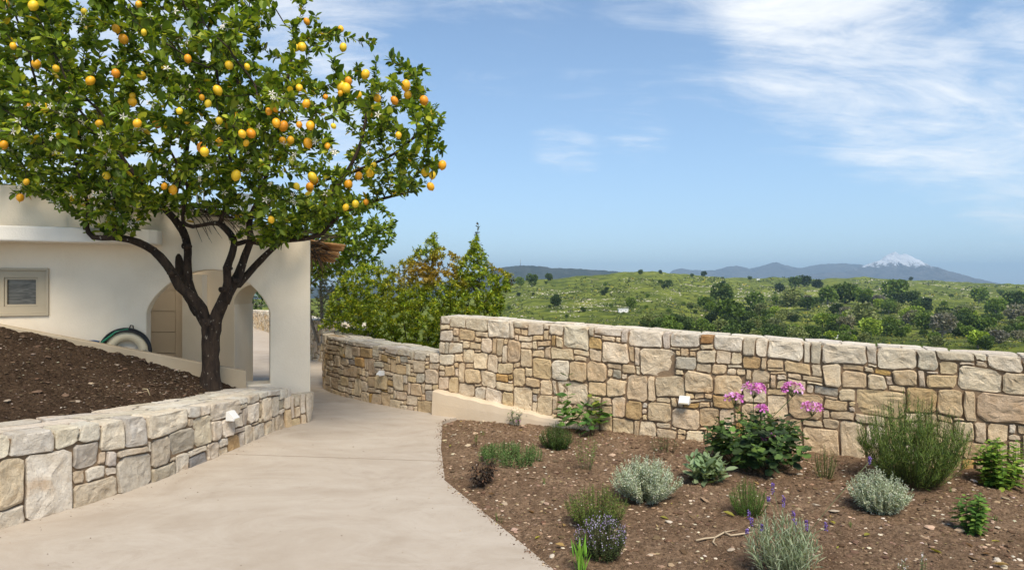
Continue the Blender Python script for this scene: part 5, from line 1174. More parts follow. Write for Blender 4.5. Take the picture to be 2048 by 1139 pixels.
herb('lavender', 'grey-green lavender with purple flower spikes in the foreground of the bed', 'herb', 1566, 1150, 138, 150, 90, 'needle', .055, 16, [(.17, .20, .12), (.24, .27, .18), (.11, .14, .08)], [3, 2, 2], (.16, .18, .10), .25, 1.0, .4, .7, .7, flowers=('spike', [(.22, .14, .42), (.30, .20, .52), (.14, .08, .28)], [(1546, 977, 20), (1567, 1003, 24), (1498, 1031, 20), (1503, 1044, 18), (1587, 1032, 20), (1590, 1052, 20), (1613, 1052, 22), (1524, 1055, 14), (1740, 921, 14), (1652, 1054, 16), (1494, 1063, 10), (1537, 998, 10)], .010), seed=6, dome=.45, base_r=.35)
herb('flowering_thyme', 'dome of thyme covered in tiny lilac flowers near the path edge', 'herb', 1204, 1110, 88, 116, 190, 'small', .016, 28, [(.045, .065, .022), (.070, .090, .030), (.030, .042, .018)], [3, 2, 2], (.07, .055, .03), .15, 1.0, .5, .5, .8, flowers=('speck', [(.46, .38, .62), (.36, .26, .52), (.56, .50, .68)], 420, .0075), seed=7, dome=.5, base_r=.3)
herb('green_thyme', 'upright green thyme just behind the lilac flowering thyme', 'herb', 1190, 1048, 84, 132, 120, 'small', .020, 32, [(.060, .088, .018), (.10, .135, .025), (.035, .055, .016)], [3, 3, 2], (.10, .085, .03), .1, 1.0, .4, .5, .8, seed=8, dome=.45, base_r=.4)
herb('creeping_thyme', 'low spreading mat of bright green thyme near the path corner', 'herb', 1020, 920, 36, 128, 170, 'small', .022, 22, [(.045, .085, .022), (.075, .125, .035), (.13, .18, .07)], [3, 3, 1], (.07, .09, .03), .15, 1.0, .3, .5, .8, seed=9, dome=.3, base_r=.85)
herb('round_thyme', 'round dark green ball of thyme in front of the cement plinth', 'herb', 1113, 895, 54, 72, 170, 'small', .018, 26, [(.028, .058, .014), (.045, .082, .018), (.075, .11, .026)], [3, 3, 1], (.06, .06, .02), .15, 1.0, .5, .5, .8, seed=10, dome=.5, base_r=.35)
herb('sage', 'sage with long soft grey-green leaves left of the geranium', 'herb', 1415, 962, 56, 84, 20, 'leaf', .105, 8, [(.11, .15, .075), (.16, .20, .11), (.085, .12, .055)], [3, 2, 2], (.14, .16, .09), .15, 1.0, .4, .6, .8, seed=11, dome=.3, base_r=.4)
herb('young_rosemary', 'small bright green rosemary in the open soil between sage and silver herb', 'herb', 1497, 1026, 74, 84, 80, 'needle', .026, 30, [(.050, .100, .016), (.080, .145, .024), (.035, .065, .014)], [3, 3, 1], (.08, .09, .03), .08, 1.0, .45, .7, .75, seed=12, dome=.5, base_r=.35)
herb('rosemary_seedling', 'thin rosemary seedling standing between the geranium and the large rosemary', 'herb', 1650, 954, 72, 52, 26, 'needle', .024, 30, [(.050, .085, .018), (.08, .12, .03)], [2, 2], (.08, .07, .03), .08, 1.0, .4, .7, .75, seed=13, dome=.45, base_r=.4)
herb('tall_mint', 'tall leafy mint against the wall at the right edge of the bed', 'herb', 2010, 974, 108, 92, 24, 'leaf', .066, 14, [(.060, .115, .016), (.11, .175, .024), (.17, .23, .035)], [3, 3, 1.2], (.07, .09, .03), .08, 1.0, .3, .25, .95, seed=14, dome=.25, base_r=.6, pairs=True, hang=.15)
herb('small_mint', 'small leafy mint alone in the soil at the right, below the tall mint', 'herb', 1948, 1064, 90, 66, 11, 'leaf', .056, 13, [(.040, .085, .016), (.070, .130, .022), (.12, .18, .03)], [3, 3, 1], (.06, .08, .03), .1, 1.0, .3, .25, .95, seed=15, dome=.35, base_r=.4, pairs=True, hang=.2)
herb('balm_seedling', 'tall seedling with large toothed leaves against the wall above the round thyme', 'seedling', 1142, 867, 124, 64, 5, 'leaf', .13, 5, [(.045, .092, .022), (.080, .140, .030)], [2, 2], (.08, .055, .03), .3, 1.0, .3, .25, .95, seed=16, base_r=.2, pairs=True, stemr=.0035, tall=[(2.4, .3, 1.0), (.2, .9, .5), (3.6, .7, .45)])
herb('balm_seedling', 'shorter seedling with a spray of broad green leaves right of the taller one', 'seedling', 1188, 868, 84, 92, 8, 'leaf', .13, 4, [(.045, .092, .022), (.080, .140, .030), (.15, .17, .03)], [2, 2, 1], (.08, .055, .03), .3, 1.0, .3, .2, .95, seed=17, base_r=.25, pairs=True, stemr=.003)
herb('pink_seedling', 'small dark leafy seedling with one pink flower by the cement plinth', 'seedling', 1035, 850, 44, 50, 14, 'leaf', .034, 8, [(.028, .055, .016), (.045, .082, .022)], [2, 2], (.06, .05, .025), .2, 1.0, .3, .3, .9, flowers=('umbel', [(.60, .26, .55)], [(1036, 842, 8)], .014), seed=18, dome=.5, base_r=.4)
herb('herb_seedling', 'tiny herb seedling with a reddish stem near the path corner', 'seedling', 952, 893, 38, 24, 6, 'needle', .030, 12, [(.050, .095, .020), (.09, .14, .03), (.12, .07, .03)], [2, 2, 1], (.10, .05, .03), .35, 1.0, .2, .5, .8, seed=19, base_r=.4)
herb('withered_shrub', 'withered dark brown shrub beside the path edge', 'shrub', 965, 968, 66, 76, 26, 'leaf', .034, 7, [(.022, .016, .012), (.045, .032, .022), (.10, .055, .03)], [4, 3, 1], (.055, .034, .020), .4, 1.0, .4, .1, .9, seed=20, dome=.35, base_r=.2, sub=2, hang=.4, stemr=.003)
herb('wispy_herb', 'wispy pale green sprigs behind the wide silver herb', 'herb', 1173, 938, 84, 52, 14, 'small', .022, 14, [(.10, .15, .03), (.07, .11, .025)], [1, 1], (.12, .12, .05), .3, 1.0, .3, .5, .8, seed=21, dome=.3, base_r=.3)
herb('wall_weed', 'low dark weed at the foot of the wall between seedling and geranium', 'weed', 1328, 903, 40, 56, 20, 'small', .022, 12, [(.045, .062, .022), (.07, .09, .03), (.09, .06, .03)], [2, 2, 1], (.07, .05, .03), .2, 1.0, .3, .4, .8, seed=22, dome=.4, base_r=.6)
herb('grass_tuft', 'tuft of bright green grass at the bottom of the bed near the path', 'grass', 1162, 1142, 46, 40, 9, 'needle', .11, 3, [(.08, .18, .02), (.13, .24, .03)], [1, 1], (.09, .17, .03), .05, 1.0, .2, 1.4, .35, seed=23, base_r=.4, dome=.3)
herb('white_savory', 'small white-flowered sprig at the bottom edge of the bed, left of a twin', 'herb', 1808, 1150, 46, 22, 5, 'small', .016, 12, [(.10, .13, .05)], [1], (.12, .12, .06), .1, 1.0, .2, .5, .8, flowers=('speck', [(.70, .66, .68)], 22, .007), seed=24, base_r=.4)
herb('white_savory', 'small white-flowered sprig at the bottom edge of the bed, right of a twin', 'herb', 1843, 1148, 54, 22, 5, 'small', .016, 12, [(.10, .13, .05)], [1], (.12, .12, .06), .1, 1.0, .2, .5, .8, flowers=('speck', [(.70, .66, .68)], 24, .007), seed=25, base_r=.4)
SHORT = {'large upright': 'large rosemary bush', 'geranium with': 'pink geranium', 'wide silver-grey': 'wide silver-grey herb', 'compact silver-grey': 'compact silver-grey herb', 'grey-green lavender': 'lavender', 'dome of': 'lilac flowering thyme', 'upright green': 'upright green thyme', 'low spreading': 'spreading green thyme', 'round dark': 'round dark thyme', 'sage with': 'sage', 'small bright': 'small bright rosemary', 'thin rosemary': 'thin rosemary seedling', 'tall leafy': 'tall mint', 'small leafy': 'small mint', 'tall seedling': 'tall broad-leaved seedling', 'shorter seedling': 'short broad-leaved seedling', 'small dark': 'pink-flowered seedling', 'tiny herb': 'reddish seedling', 'withered dark': 'withered shrub', 'wispy pale': 'wispy pale sprigs', 'low dark': 'low weed by the wall', 'tuft of': 'grass tuft', 'small white-flowered': 'white-flowered sprigs'}
def near_herb(p):
    for x, y, l in sorted(HERBS, key=lambda h: (h[0] - p[0]) ** 2 + (h[1] - p[1]) ** 2):
        k = ' '.join(l.split()[:2])
        if k in SHORT: return SHORT[k]
for k, (px, py, h) in enumerate(((1000, 1040, 26), (1088, 968, 16), (965, 870, 14), (1250, 1010, 18), (1905, 985, 14), (1700, 1055, 14), (1990, 1040, 12))):
    herb('weed_sprout', 'tiny green weed sprout in the soil near the ' + near_herb(ground_at(px, py)), 'weed', px, py, h, h * .8, 4, 'needle', .022, 6, [(.07, .13, .025), (.11, .17, .03)], [1, 1], (.08, .12, .03), .2, 1.0, .2, .8, .6, seed=40 + k, base_r=.4, group='weed sprouts in the herb bed')
for k, (px, py, h) in enumerate(((440, 905, 40), (318, 958, 12), (505, 868, 16))):
    herb('wall_sprout', ('green weed growing at the foot of the retaining wall below its wall light', 'tiny weed at the foot of the retaining wall, nearest the viewer', 'tiny weed at the foot of the retaining wall near the house')[k], 'weed', px, py, h, 14, 5, 'needle', .04, 5, [(.06, .09, .02), (.09, .12, .03)], [1, 1], (.07, .09, .03), .2, 1.0, .2, .8, .6, seed=60 + k, base_r=.4, group='weeds at the foot of the retaining wall')
# ------------------------------------------------------------------ stones, clods, litter on the soil
def rock_template(seed, n1=6):
    rd = random.Random(seed); V = [(0, 0, -.5)]; Fc = []
    for z, r in ((-.32, .8), (.12, 1.0), (.42, .62)):
        for k in range(n1): a = 2 * math.pi * k / n1 + rd.uniform(-.25, .25); q = r * rd.uniform(.75, 1.15); V.append((q * math.cos(a), q * math.sin(a), z * .9 * rd.uniform(.8, 1.2)))
    V.append((0, 0, .52))
    for k in range(n1): k2 = (k + 1) % n1; Fc.append((0, 1 + k2, 1 + k)); Fc.append((1+2*n1+k, 1+2*n1+k2, 1+3*n1))
    for r in range(2):
        for k in range(n1): k2 = (k + 1) % n1; a, b, c, d = 1+r*n1+k, 1+r*n1+k2, 1+(r+1)*n1+k2, 1+(r+1)*n1+k; Fc += [(a, b, c), (a, c, d)]
    return np.array(V), np.array(Fc)
CRUMB_V = np.array([(1, 0, .05), (.25, .9, -.1), (-.8, .55, .1), (-.75, -.6, -.08), (.35, -.85, .06), (.1, 0, .5), (0, .1, -.45)]); CRUMB_F = np.array([(k, (k + 1) % 5, 5) for k in range(5)] + [((k + 1) % 5, k, 6) for k in range(5)])
def scatter(name, P, smin, smax, cols, wts, seed, power=3.0):
    r2 = np.random.default_rng(seed); V, Fc = (CRUMB_V, CRUMB_F) if len(P) > 5000 else rock_template(seed, 5); n = len(P); s = smin + (smax - smin) * r2.random(n) ** power
    sc3 = np.stack([s * r2.uniform(.7, 1.3, n), s * r2.uniform(.7, 1.3, n), s * r2.uniform(.45, .9, n)], 1); a = r2.uniform(0, 6.28, n)
    rot = frames(np.stack([np.cos(a), np.sin(a), r2.uniform(-.3, .3, n)], 1)); P = P.copy(); P[:, 2] += s * .12
    v, f, t = batch(V, Fc, P, rot, sc3, palette(n, cols, wts, .25, seed)); return tag(make(name, v, f, M['pebble'], tint=t, smooth=False), kind='stuff')
def bed_points(n, seed):
    r2 = np.random.default_rng(seed); X = r2.uniform(-.85, 5.6, n * 3); Y = r2.uniform(2.6, 8.0, n * 3) 
    ok = (X > edge_x(Y) + .03) & (Y < 8.12 - (X + .9) * .52 - .06) & (np.abs(X) < Y * .86 + .3); X, Y = X[ok][:n], Y[ok][:n]; return np.stack([X, Y, bed_z(X, Y)], 1)
SOILC = [(.19, .122, .076), (.28, .188, .120), (.12, .075, .046), (.40, .30, .205), (.52, .44, .34)]
scatter('soil_crumbs', bed_points(22000, 31), .003, .014, SOILC, [5, 5, 3, .5, .22], 1)
scatter('soil_clods', bed_points(1500, 32), .010, .030, SOILC, [5, 5, 3, .35, .08], 2, 2.4)
def spill(n, seed):
    r2 = np.random.default_rng(seed); Y = r2.uniform(3.0, 7.8, n); X = edge_x(Y) - np.abs(r2.normal(0, .035, n)) + .01; return np.stack([X, Y, np.full(n, .002)], 1)
scatter('spilled_soil', spill(900, 35), .002, .009, SOILC, [5, 5, 3, .3, .1], 6)
def grit(n, seed):
    r2 = np.random.default_rng(seed); Y = r2.uniform(3.4, 8.2, n); t = r2.random(n); lx = np.interp(Y, left_path.y, left_path.x); X = lx + .06 + (edge_x(Y) - lx) * np.where(r2.random(n) < .5, np.abs(r2.normal(0, .03, n)), t); return np.stack([X, Y, np.full(n, .002)], 1)
scatter('path_grit', grit(260, 37), .002, .006, SOILC, [5, 3, 5, .3, .1], 7)
def mound_points(n, seed):
    r2 = np.random.default_rng(seed); i = r2.integers(20, MX.shape[0] - 1, n); j = r2.integers(1, MX.shape[1] - 1, n); return np.stack([MX[i, j], MY[i, j], MZ[i, j]], 1) + r2.normal(size=(n, 3)) * (.006, .006, 0)
MOC = [(.048, .030, .019), (.078, .050, .032), (.12, .080, .050), (.26, .20, .15), (.42, .36, .29)]
scatter('mound_crumbs', mound_points(16000, 33), .003, .011, MOC, [5, 5, 3, .45, .2], 3)
scatter('mound_clods', mound_points(1300, 34), .008, .026, MOC, [4, 4, 3, .12, .03], 4, 2.2)
def pebbles(pts, group, labels, cols, seed, smin, smax):
    rd = random.Random(seed)
    for k, p in enumerate(pts):
        V, Fc = rock_template(seed + k % 5, 7); me = mesh_from('pebble', V, Fc, rd.choice(cols), False); me.materials.append(M['pebble'])
        o = bpy.data.objects.new('pebble', me); C.objects.link(o); s = rd.uniform(smin, smax); o.location = (p[0], p[1], p[2] + s * .2); o.scale = (s * rd.uniform(.9, 1.5), s, s * rd.uniform(.5, .8)); o.rotation_euler = (rd.uniform(-.3, .3), rd.uniform(-.3, .3), rd.uniform(0, 6)); tag(o, labels if 'mound' in group else labels + ' near the ' + near_herb(p), 'pebble', group)
PB = [tuple(ground_at(a, b)) for a, b in ((1330, 1062), (1010, 1008), (1104, 1112), (1268, 1098), (1380, 1065), (1632, 1010), (1640, 1040), (1645, 1058), (1462, 1100), (1668, 1022), (1600, 950), (1618, 935), (1340, 1044), (1118, 1040), (1065, 955), (1210, 985), (1850, 1075), (1995, 1120), (1870, 1015), (1720, 1090), (1300, 1110), (930, 1000), (1995, 1055), (1560, 945), (1410, 1000))]
pebbles(PB, 'pebbles on the herb bed', 'pebble lying on the brown soil', [(.42, .34, .25), (.34, .26, .18), (.50, .43, .34), (.28, .19, .12)], 70, .014, .028)
pebbles([tuple(p) for p in mound_points(22, 36)], 'pebbles on the soil mound', 'pale pebble lying on the dark soil mound', [(.30, .24, .18), (.22, .16, .11), (.14, .09, .06)], 90, .016, .030)
lf_v = np.array([(0, 0, 0), (.2, .3, .14), (.2, .65, .16), (0, 1, .05), (-.2, .65, .12), (-.2, .3, .1), (0, .5, -.02)]); lf_f = [(0, 1, 6), (1, 2, 6), (2, 3, 6), (3, 4, 6), (4, 5, 6), (5, 0, 6)]
lfm = []
for c in ((.30, .26, .04), (.36, .24, .09), (.22, .20, .035), (.16, .09, .04)):
    me = mesh_from('fallen_leaf', lf_v, lf_f, c); me.materials.append(M['herb']); lfm.append(me)
for a, b in ((1055, 1023), (925, 838), (950, 835), (985, 845), (900, 895), (1045, 862), (1660, 1037), (1670, 1050), (1128, 1050), (1510, 965), (2000, 1085), (1965, 1110), (1930, 1088), (1320, 1035), (1655, 965), (1130, 1095), (1070, 1080), (1270, 940), (1860, 1100), (1985, 1130), (1100, 870), (920, 845), (990, 990), (1470, 1035), (1740, 1070)):
    p = ground_at(a, b); o = bpy.data.objects.new('fallen_leaf', random.choice(lfm)); C.objects.link(o); s = random.uniform(.05, .085); o.location = p + Vector((0, 0, .012)); o.scale = (s, s, s); o.rotation_euler = (random.uniform(-.3, .3), random.uniform(-.3, .3), random.uniform(0, 6.3)); tag(o, 'fallen yellowish leaf on the soil near the ' + near_herb(p), 'leaf', 'fallen leaves on the herb bed')
bp = bed_points(900, 41); v, f, t = batch(SLEAF_V, SLEAF_F, bp + np.array((0, 0, .008)), frames(unit_rand(len(bp)) * np.array((1, 1, .25))), rng.uniform(.01, .035, len(bp)), palette(len(bp), [(.28, .19, .10), (.36, .28, .12), (.17, .11, .06), (.30, .28, .05)], [3, 2, 3, 1]))
tag(make('leaf_litter', v, f, M['herb'], tint=t), kind='stuff')
def roots():
    root = empty('dry_root', ground_at(1445, 1078), 'pale dry root lying on the soil left of the lavender', 'root'); g = Geo(); z = Vector((0, 0, .014))
    for pl in ([(1392, 1084), (1410, 1080), (1430, 1078), (1448, 1068), (1475, 1062)], [(1430, 1078), (1426, 1088), (1434, 1094)], [(1448, 1068), (1462, 1074), (1490, 1070), (1510, 1066)]):
        g.tube([ground_at(*p) + z for p in pl], [.006] * (len(pl) - 1) + [.002], 5, (.42, .33, .22))
    g.obj('root_strands', M['stem'], root)
    for k, (a, b, c, d) in enumerate(((97, 800, 104, 775), (285, 765, 300, 790))):
        Yk = 5.6; p, q = at(a, b, Yk), at(c, d, Yk); g = Geo(); g.tube([p - Vector((0, 0, .05)), (p + q) / 2 + Vector((.01, 0, 0)), q], .004, 4, (.36, .30, .18))
        i = int(np.argmin(np.abs(MX - p.x).ravel() + np.abs(MY - p.y).ravel())); 
        tag(g.obj('dry_straw', M['stem'], None, origin=tuple(p)), ('dry straw standing upright in the dark soil mound at the far left', 'dry straw lying on the dark soil mound near the lemon trunk')[k], 'straw')
roots()
# ------------------------------------------------------------------ the far hillside: trees, scrub, rocks, small buildings
def far_tree_mesh(seed, lobes, n, fs, tall=1.0):
    """crown of unit width standing on z = 0, made of leaf clumps over several lobes; and a little trunk"""
    rd = random.Random(seed); r2 = np.random.default_rng(seed); P = []; D = []; T = []
    L = [(Vector((0, 0, .52 * tall)), .36)]
    for k in range(lobes):
        a = 2 * math.pi * k / lobes + rd.uniform(-.4, .4); r = rd.uniform(.14, .27); L.append((Vector((math.cos(a) * r, math.sin(a) * r, rd.uniform(.30, .74) * tall)), rd.uniform(.17, .27)))
    for i in range(n):
        c, r = rd.choice(L); u = Vector((rd.gauss(0, 1), rd.gauss(0, 1), rd.gauss(.15, 1))).normalized(); p = c + u * r * rd.uniform(.72, 1.08)
        if p.z < .05: p.z = .05 + rd.random() * .06
        P.append(tuple(p)); D.append(tuple((u + Vector((rd.uniform(-1, 1), rd.uniform(-1, 1), rd.uniform(-1, 1))) * .8))); k = rd.uniform(.7, 1.25); T.append((k, k * rd.uniform(.95, 1.05), k * rd.uniform(.8, 1.2)))
    q = np.array([(-.5, 0, 0), (.5, .1, .1), (.35, .9, 0), (-.3, 1.0, .12)]); v, f, t = batch(q, [(0, 1, 2), (0, 2, 3)], np.array(P), frames(np.array(D), unit_rand(len(P))), r2.uniform(fs * .7, fs * 1.3, len(P)), np.array(T))
    cm = mesh_from('crown', v, f, t); cm.materials.append(M['farleaf'])
    tv, tf = tube([(0, 0, -.15), (.01, 0, .2), (0, .01, .5 * tall)], [.05, .038, .02], 6); tm = mesh_from('trunk', tv, tf); tm.materials.append(M['greybark']); return cm, tm
FT = [far_tree_mesh(100 + k, 5 + k % 4, 750, .085, (.95, .8, 1.1, .9, 1.0, .75)[k % 6]) for k in range(8)]
TONE = dict(dark=(.080, .120, .030, 1), mid=(.135, .195, .036, 1), light=(.25, .33, .045, 1), olive=(.19, .215, .075, 1), grey=(.20, .19, .13, 1), deep=(.046, .070, .024, 1))
def far_tree(px, py, w, tone, label, group=None, name='tree', cat='tree'):
    p = terr_at(px, py); s = w * p.y / F; cm, tm = random.choice(FT); o = empty(name, p, label, cat, group); c = bpy.data.objects.new('crown', cm); t = bpy.data.objects.new('trunk', tm); k = random.uniform(.88, 1.12); col = TONE[tone]
    a = random.uniform(0, 6.28); hs = random.uniform(.85, 1.1)
    for q in (c, t): C.objects.link(q); q.parent = o; q.scale = (s, s, s * hs); q.rotation_euler = (0, 0, a)
    c.color = (col[0] * k, col[1] * k, col[2] * random.uniform(.85, 1.15), 1); return o
# (px, py of the foot, width, tone, what sets it apart)
for (px, py, w, tone, lab) in (
    (1112, 612, 27, 'deep', 'round dark tree alone on the open slope above the wall'), (1262, 615, 24, 'mid', 'small bushy tree just right of the white hut on the slope'),
    (1208, 590, 14, 'deep', 'small dark tree in the middle of the open green slope'), (1336, 572, 18, 'dark', 'round tree below the crest on the bright grass, left part of the hill'),
    (1281, 551, 12, 'dark', 'small tree on the very crest, leftmost of the crest trees'), (1321, 545, 9, 'deep', 'tiny tree on the highest point of the green hill'),
    (1408, 553, 13, 'deep', 'dark tree on the crest left of the far mountain range'), (1384, 556, 8, 'dark', 'tiny tree just left of the dark crest tree'),
    (1500, 557, 10, 'dark', 'small tree on the crest below the middle of the mountain range'), (1445, 557, 8, 'dark', 'tiny tree on the crest between two larger ones'),
    (1822, 560, 9, 'deep', 'lone tree on the crest below the snowy mountain'), (1064, 575, 26, 'dark', 'broad bush at the left end of the hill near the shrub'),
    (1098, 562, 17, 'dark', 'dark tree on the left shoulder of the hill'), (1040, 576, 20, 'mid', 'leafy bush at the foot of the scrub ridge'),
    (1412, 622, 38, 'mid', 'full green tree, leftmost of the tree belt in the valley'), (1445, 612, 50, 'dark', 'large dark tree behind the leftmost full tree of the belt'),
    (1510, 618, 38, 'mid', 'wide green tree in the tree belt right of the dark pair'), (1580, 617, 46, 'olive', 'pale green domed tree in the middle of the tree belt'),
    (1615, 621, 34, 'dark', 'dark tree standing right of the pale domed tree'), (1655, 614, 40, 'mid', 'green tree left in the long dark grove'),
    (1690, 612, 54, 'dark', 'largest dark tree of the long grove on the slope'), (1725, 615, 40, 'mid', 'green tree right in the long dark grove'),
    (1790, 602, 52, 'mid', 'broad green tree right of the long grove below the lone crest tree'), (1825, 612, 36, 'dark', 'dark tree to the right of the broad green tree'),
    (1740, 672, 46, 'light', 'bright light green tree closest behind the wall'), (1783, 662, 42, 'mid', 'green tree just right of the bright light green one'),
    (1722, 648, 60, 'olive', 'large pale spreading tree behind the bright light green one'), (1645, 655, 36, 'light', 'small bright tree left of the large pale spreading tree'),
    (1825, 640, 40, 'light', 'light green tree in the right part of the valley'), (1850, 655, 44, 'mid', 'green tree between two light ones in the right valley'),
    (1590, 669, 32, 'light', 'low bright bush peeping over the wall near the pale road'), (1690, 664, 20, 'mid', 'small tree right of the white roofs in the valley'),
    (1550, 632, 24, 'light', 'small bright tree among dark scrub in the middle valley'), (1460, 650, 60, 'dark', 'dark wide clump above the wall left of the pale road'),
    (1885, 672, 50, 'grey', 'grey leafless tree in the right valley'), (1908, 668, 36, 'mid', 'green tree right of the grey leafless one'), (1945, 664, 44, 'dark', 'dark tree in the right valley beyond the terraces'),
    (1975, 665, 40, 'mid', 'round tree beside the bright meadow at the right'), (1990, 628, 42, 'mid', 'large green tree at the right edge of the hill'), (2030, 620, 42, 'dark', 'large dark tree at the far right edge below the skyline'),
    (1958, 608, 34, 'mid', 'green tree high on the right slope'), (2040, 648, 48, 'grey', 'greyish bare tree at the right edge'), (1925, 640, 40, 'olive', 'olive green tree under the big right-hand grove'),
    (1998, 690, 36, 'grey', 'small grey tree low at the right above the wall'), (1560, 583, 22, 'deep', 'dark tree on the rocky spur below the range'), (1610, 572, 30, 'deep', 'dark clump on top of the rocky spur'), (1635, 578, 26, 'deep', 'dark tree at the right end of the rocky spur'), (1590, 578, 26, 'dark', 'dark tree between clump and outcrop on the rocky spur')):
    far_tree(px, py, w, tone, lab)
rd = random.Random(77); cnt = 0
while cnt < 230:
    px, py = rd.uniform(1270, 2090), rd.uniform(596, 705); lim = np.interp(px, [1270, 1400, 1560, 1700, 2048], [632, 616, 606, 600, 606])
    if py < lim or py > np.interp(px, [1270, 2048], [668, 722]): continue
    if vnoise(px / 60, py / 22, 5) < .40: continue
    tn = rd.choice(['dark', 'dark', 'mid', 'mid', 'olive', 'deep', 'light', 'grey'] if px > 1600 else ['dark', 'deep', 'mid', 'olive', 'dark'])
    zone = 'left part' if px < 1520 else 'middle' if px < 1760 else 'right part'; row = 'upper' if py < 628 else 'lower'
    far_tree(px, py, rd.uniform(12, 32) * (.75 + (py - 580) / 220), tn, {'dark': 'dark green', 'mid': 'mid green', 'olive': 'olive green', 'deep': 'blackish green', 'light': 'light green', 'grey': 'greyish'}[tn] + ' bushy tree in the ' + row + ' ' + zone + ' of the valley tree belt', tn + ' trees of the ' + row + ' ' + zone + ' of the valley belt'); cnt += 1
cnt = 0
while cnt < 46:
    px, py = rd.uniform(1010, 2040), rd.uniform(556, 640)
    if py < float(crest(px)[0]) + 8: continue
    tn = rd.choice(['dark', 'deep', 'mid']); zone = 'left' if px < 1350 else 'middle' if px < 1700 else 'right'; hgt = 'upper' if py < 590 else 'lower'; far_tree(px, py, rd.uniform(6, 13), tn, {'dark': 'dark green', 'mid': 'mid green', 'deep': 'blackish'}[tn] + ' small bush on the ' + hgt + ' ' + zone + ' open hillside', tn + ' bushes, ' + hgt + ' ' + zone + ' hillside', 'bush', 'bush'); cnt += 1
def on_hill(n, seed, x0, x1, y0, y1, thr, sx, sy, nseed):
    r2 = np.random.default_rng(seed); px = r2.uniform(x0, x1, n * 6); py = r2.uniform(y0, y1, n * 6); ok = (py > crest(px)[0] + 3) & (fbm(px / sx, py / sy, nseed, 3) > thr); px, py = px[ok][:n], py[ok][:n]
    lo = np.full(len(px), 42.0); hi = crest(px)[1] * .995
    for _ in range(30):
        mid = np.sqrt(lo * hi); big = terr_y(px, mid) > py; lo = np.where(big, mid, lo); hi = np.where(big, hi, mid)
    Y = np.sqrt(lo * hi); return np.stack([(px - CX) / F * Y, Y, terr_z(px, Y)], 1)
def hill_rocks():
    out = []
    P = np.concatenate([on_hill(2300, 51, 1000, 2100, 548, 640, .60, 42, 7, 61), on_hill(420, 52, 1470, 1600, 572, 592, .40, 30, 6, 62), on_hill(120, 53, 1110, 1230, 604, 614, .35, 30, 6, 63), on_hill(260, 54, 1700, 1860, 558, 570, .42, 30, 5, 64), on_hill(120, 55, 1860, 2048, 560, 580, .5, 30, 5, 66)])
    tb = []
    for px0, px1, y0, sl, sd_ in ((1120, 1230, 597, .02, 1), (1150, 1260, 612, .015, 2), (1060, 1180, 585, -.02, 3), (1330, 1470, 566, .035, 4), (1290, 1420, 575, .03, 5), (1380, 1480, 590, .02, 6), (1240, 1330, 600, .01, 7), (1600, 1780, 580, .01, 8), (1740, 1900, 574, .01, 9), (1850, 2000, 590, .02, 10), (1760, 1880, 622, .02, 11), (1860, 2040, 640, .03, 12), (1880, 2040, 660, .03, 13), (1450, 1560, 604, .01, 14), (1100, 1240, 622, .01, 15), (1900, 2048, 676, .03, 16)):      # tumbled terrace walls
        r3 = np.random.default_rng(sd_); m = int((px1 - px0) * 1.1)
        for a in r3.uniform(px0, px1, m):
            if vnoise(a / 17.0, sd_ * 3.1, 4) < .35: continue
            tb.append(tuple(terr_at(a, max(y0 + (a - px0) * sl + 2.5 * math.sin(a / 26 + sd_) + r3.normal(0, .5), float(crest(a)[0]) + 2))))
    P = np.concatenate([P, np.array(tb)])
    r2 = np.random.default_rng(9); V, Fc = rock_template(5, 5); n = len(P); s = P[:, 1] / F * r2.uniform(.5, 1.5, n) * np.where(r2.random(n) < .08, 1.8, 1); sc3 = np.stack([s * r2.uniform(.8, 1.7, n), s, s * r2.uniform(.5, .9, n)], 1)
    a = r2.uniform(-.4, .4, n); rot = frames(np.stack([np.sin(a), np.cos(a), 0 * a], 1)); v, f, t = batch(V, Fc, P, rot, sc3, palette(n, [(.62, .55, .46), (.50, .44, .37), (.70, .61, .48)], [2, 1, 1], .2, 4)); tag(make('limestone_outcrops', v, f, M['rockfar'], tint=t, smooth=False), kind='stuff')
    P = np.concatenate([on_hill(7000, 56, 1000, 2150, 556, 700, .46, 40, 10, 67), on_hill(3000, 57, 1260, 2150, 610, 720, .40, 50, 14, 68)]); n = len(P); s = P[:, 1] / F * r2.uniform(1.2, 3.4, n); K = 9
    Q = np.repeat(P, K, 0) + np.repeat(s, K)[:, None] * r2.normal(size=(n * K, 3)) * (.55, .55, .28) + np.repeat(s, K)[:, None] * np.array((0, 0, .35)); q = np.array([(-.5, 0, 0), (.5, .1, .1), (.35, .9, 0), (-.3, 1.0, .12)])
    v, f, t = batch(q, [(0, 1, 2), (0, 2, 3)], Q, frames(unit_rand(len(Q)), unit_rand(len(Q))), np.repeat(s, K) * r2.uniform(.5, .9, n * K), np.repeat(palette(n, [(.075, .105, .028), (.12, .15, .038), (.17, .18, .055), (.05, .068, .022), (.36, .32, .05)], [4, 3, 2, 2, .7], .2, 5), K, 0) * r2.uniform(.8, 1.2, (n * K, 1)))
    g = make('hill_scrub', v, f, M['shrubleaf'], tint=t); tag(g, kind='stuff')
hill_rocks()
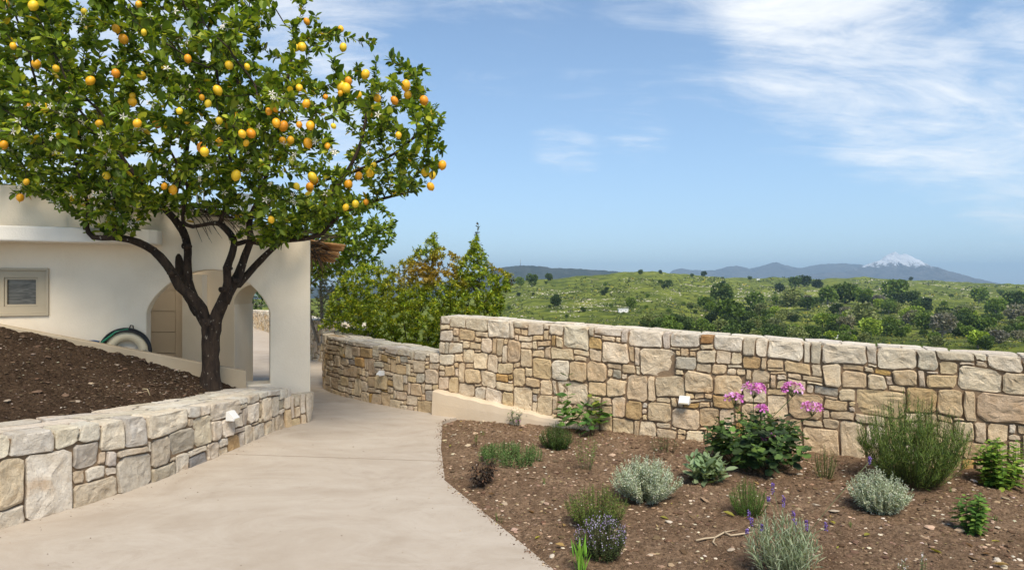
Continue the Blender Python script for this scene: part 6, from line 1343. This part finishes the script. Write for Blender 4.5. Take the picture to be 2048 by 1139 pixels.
def far_house(px, py, wpx, hpx, label, col=(.74, .72, .68), roof=None, nw=3):
    p = terr_at(px, py); m = p.y / F; w, h, d = wpx * m, hpx * m, wpx * m * .6; root = empty('hillside_house', p, label, 'house'); wm = simple('far_wall', col, .9, .1)
    g = Geo(); g.box((p.x - w / 2, p.y - d / 2, p.z - h * .5), (p.x + w / 2, p.y + d / 2, p.z + h)); g.obj('wall', wm, root, smooth=False)
    g = Geo(); g.box((p.x - w / 2 - .15, p.y - d / 2 - .15, p.z + h), (p.x + w / 2 + .15, p.y + d / 2 + .15, p.z + h * 1.1)); g.obj('roof', simple('far_roof', roof or col, .9, .1), root, smooth=False)
    for k in range(nw):
        x = p.x - w / 2 + w * (k + .5) / nw; g = Geo(); g.box((x - w * .03, p.y - d / 2 - .03, p.z + h * .4), (x + w * .03, p.y - d / 2 - .002, p.z + h * .7)); g.obj('window', M['dark'], root, smooth=False)
far_house(1246, 624, 19, 7, 'small white hut on the green slope above the stone wall', nw=2)
far_house(1662, 671, 26, 6, 'low white-roofed house in the valley just above the wall'); far_house(1693, 664, 8, 5, 'tiny white building right of the low white-roofed house', nw=1)
far_house(1516, 558, 6, 3, 'tiny pale hut on the crest below the mountain range', nw=1)
def pale_road():
    V = []; Fc = []
    for k, (a, b) in enumerate(((1440, 651), (1490, 651), (1520, 654), (1550, 659), (1578, 664), (1600, 669))):
        p = terr_at(a, b); q = Vector((0, 1, 0)) * p.y * .012; V += [p - q + Vector((0, 0, .35)), p + q + Vector((0, 0, .35))]
        if k: Fc.append((2*k-2, 2*k, 2*k+1, 2*k-1))
    tag(make('road', V, Fc, simple('pale_gravel', (.50, .45, .37), 1.0, 0.0), smooth=False), kind='structure')
pale_road()
def mast():
    Y = 3200; b = at(1041, 533, Y); t = at(1041, 517, Y); root = empty('radio_mast', b, 'thin radio mast on top of the bluish scrub ridge', 'mast'); g = Geo(); g.tube([b - Vector((0, 0, 3)), b.lerp(t, .5), t], [1.6, 1.2, .5], 6); g.obj('pole', M['metal'], root)
    for k in (.45, .7): g = Geo(); c = b.lerp(t, k); g.box((c.x - 2.2, c.y - 1, c.z - .8), (c.x + 2.2, c.y + 1, c.z + .8)); g.obj('antenna', M['metal'], root, smooth=False)
mast()
# ------------------------------------------------------------------ the air between here and the mountains
def haze():
    m = bpy.data.materials.new('haze_air'); m.use_nodes = True; nt = m.node_tree; nt.nodes.clear(); out = nt.nodes.new('ShaderNodeOutputMaterial'); v = nt.nodes.new('ShaderNodeVolumePrincipled')
    v.inputs['Color'].default_value = (.52, .77, 1.0, 1); v.inputs['Density'].default_value = HAZE; v.inputs['Anisotropy'].default_value = .2; nt.links.new(v.outputs[0], out.inputs['Volume'])
    g = Geo(); g.box((-30500, -300, -120), (30500, 12000, 380)); o = g.obj('haze', m, None, smooth=False); tag(o, kind='stuff')
HAZE = 0.00013
haze()
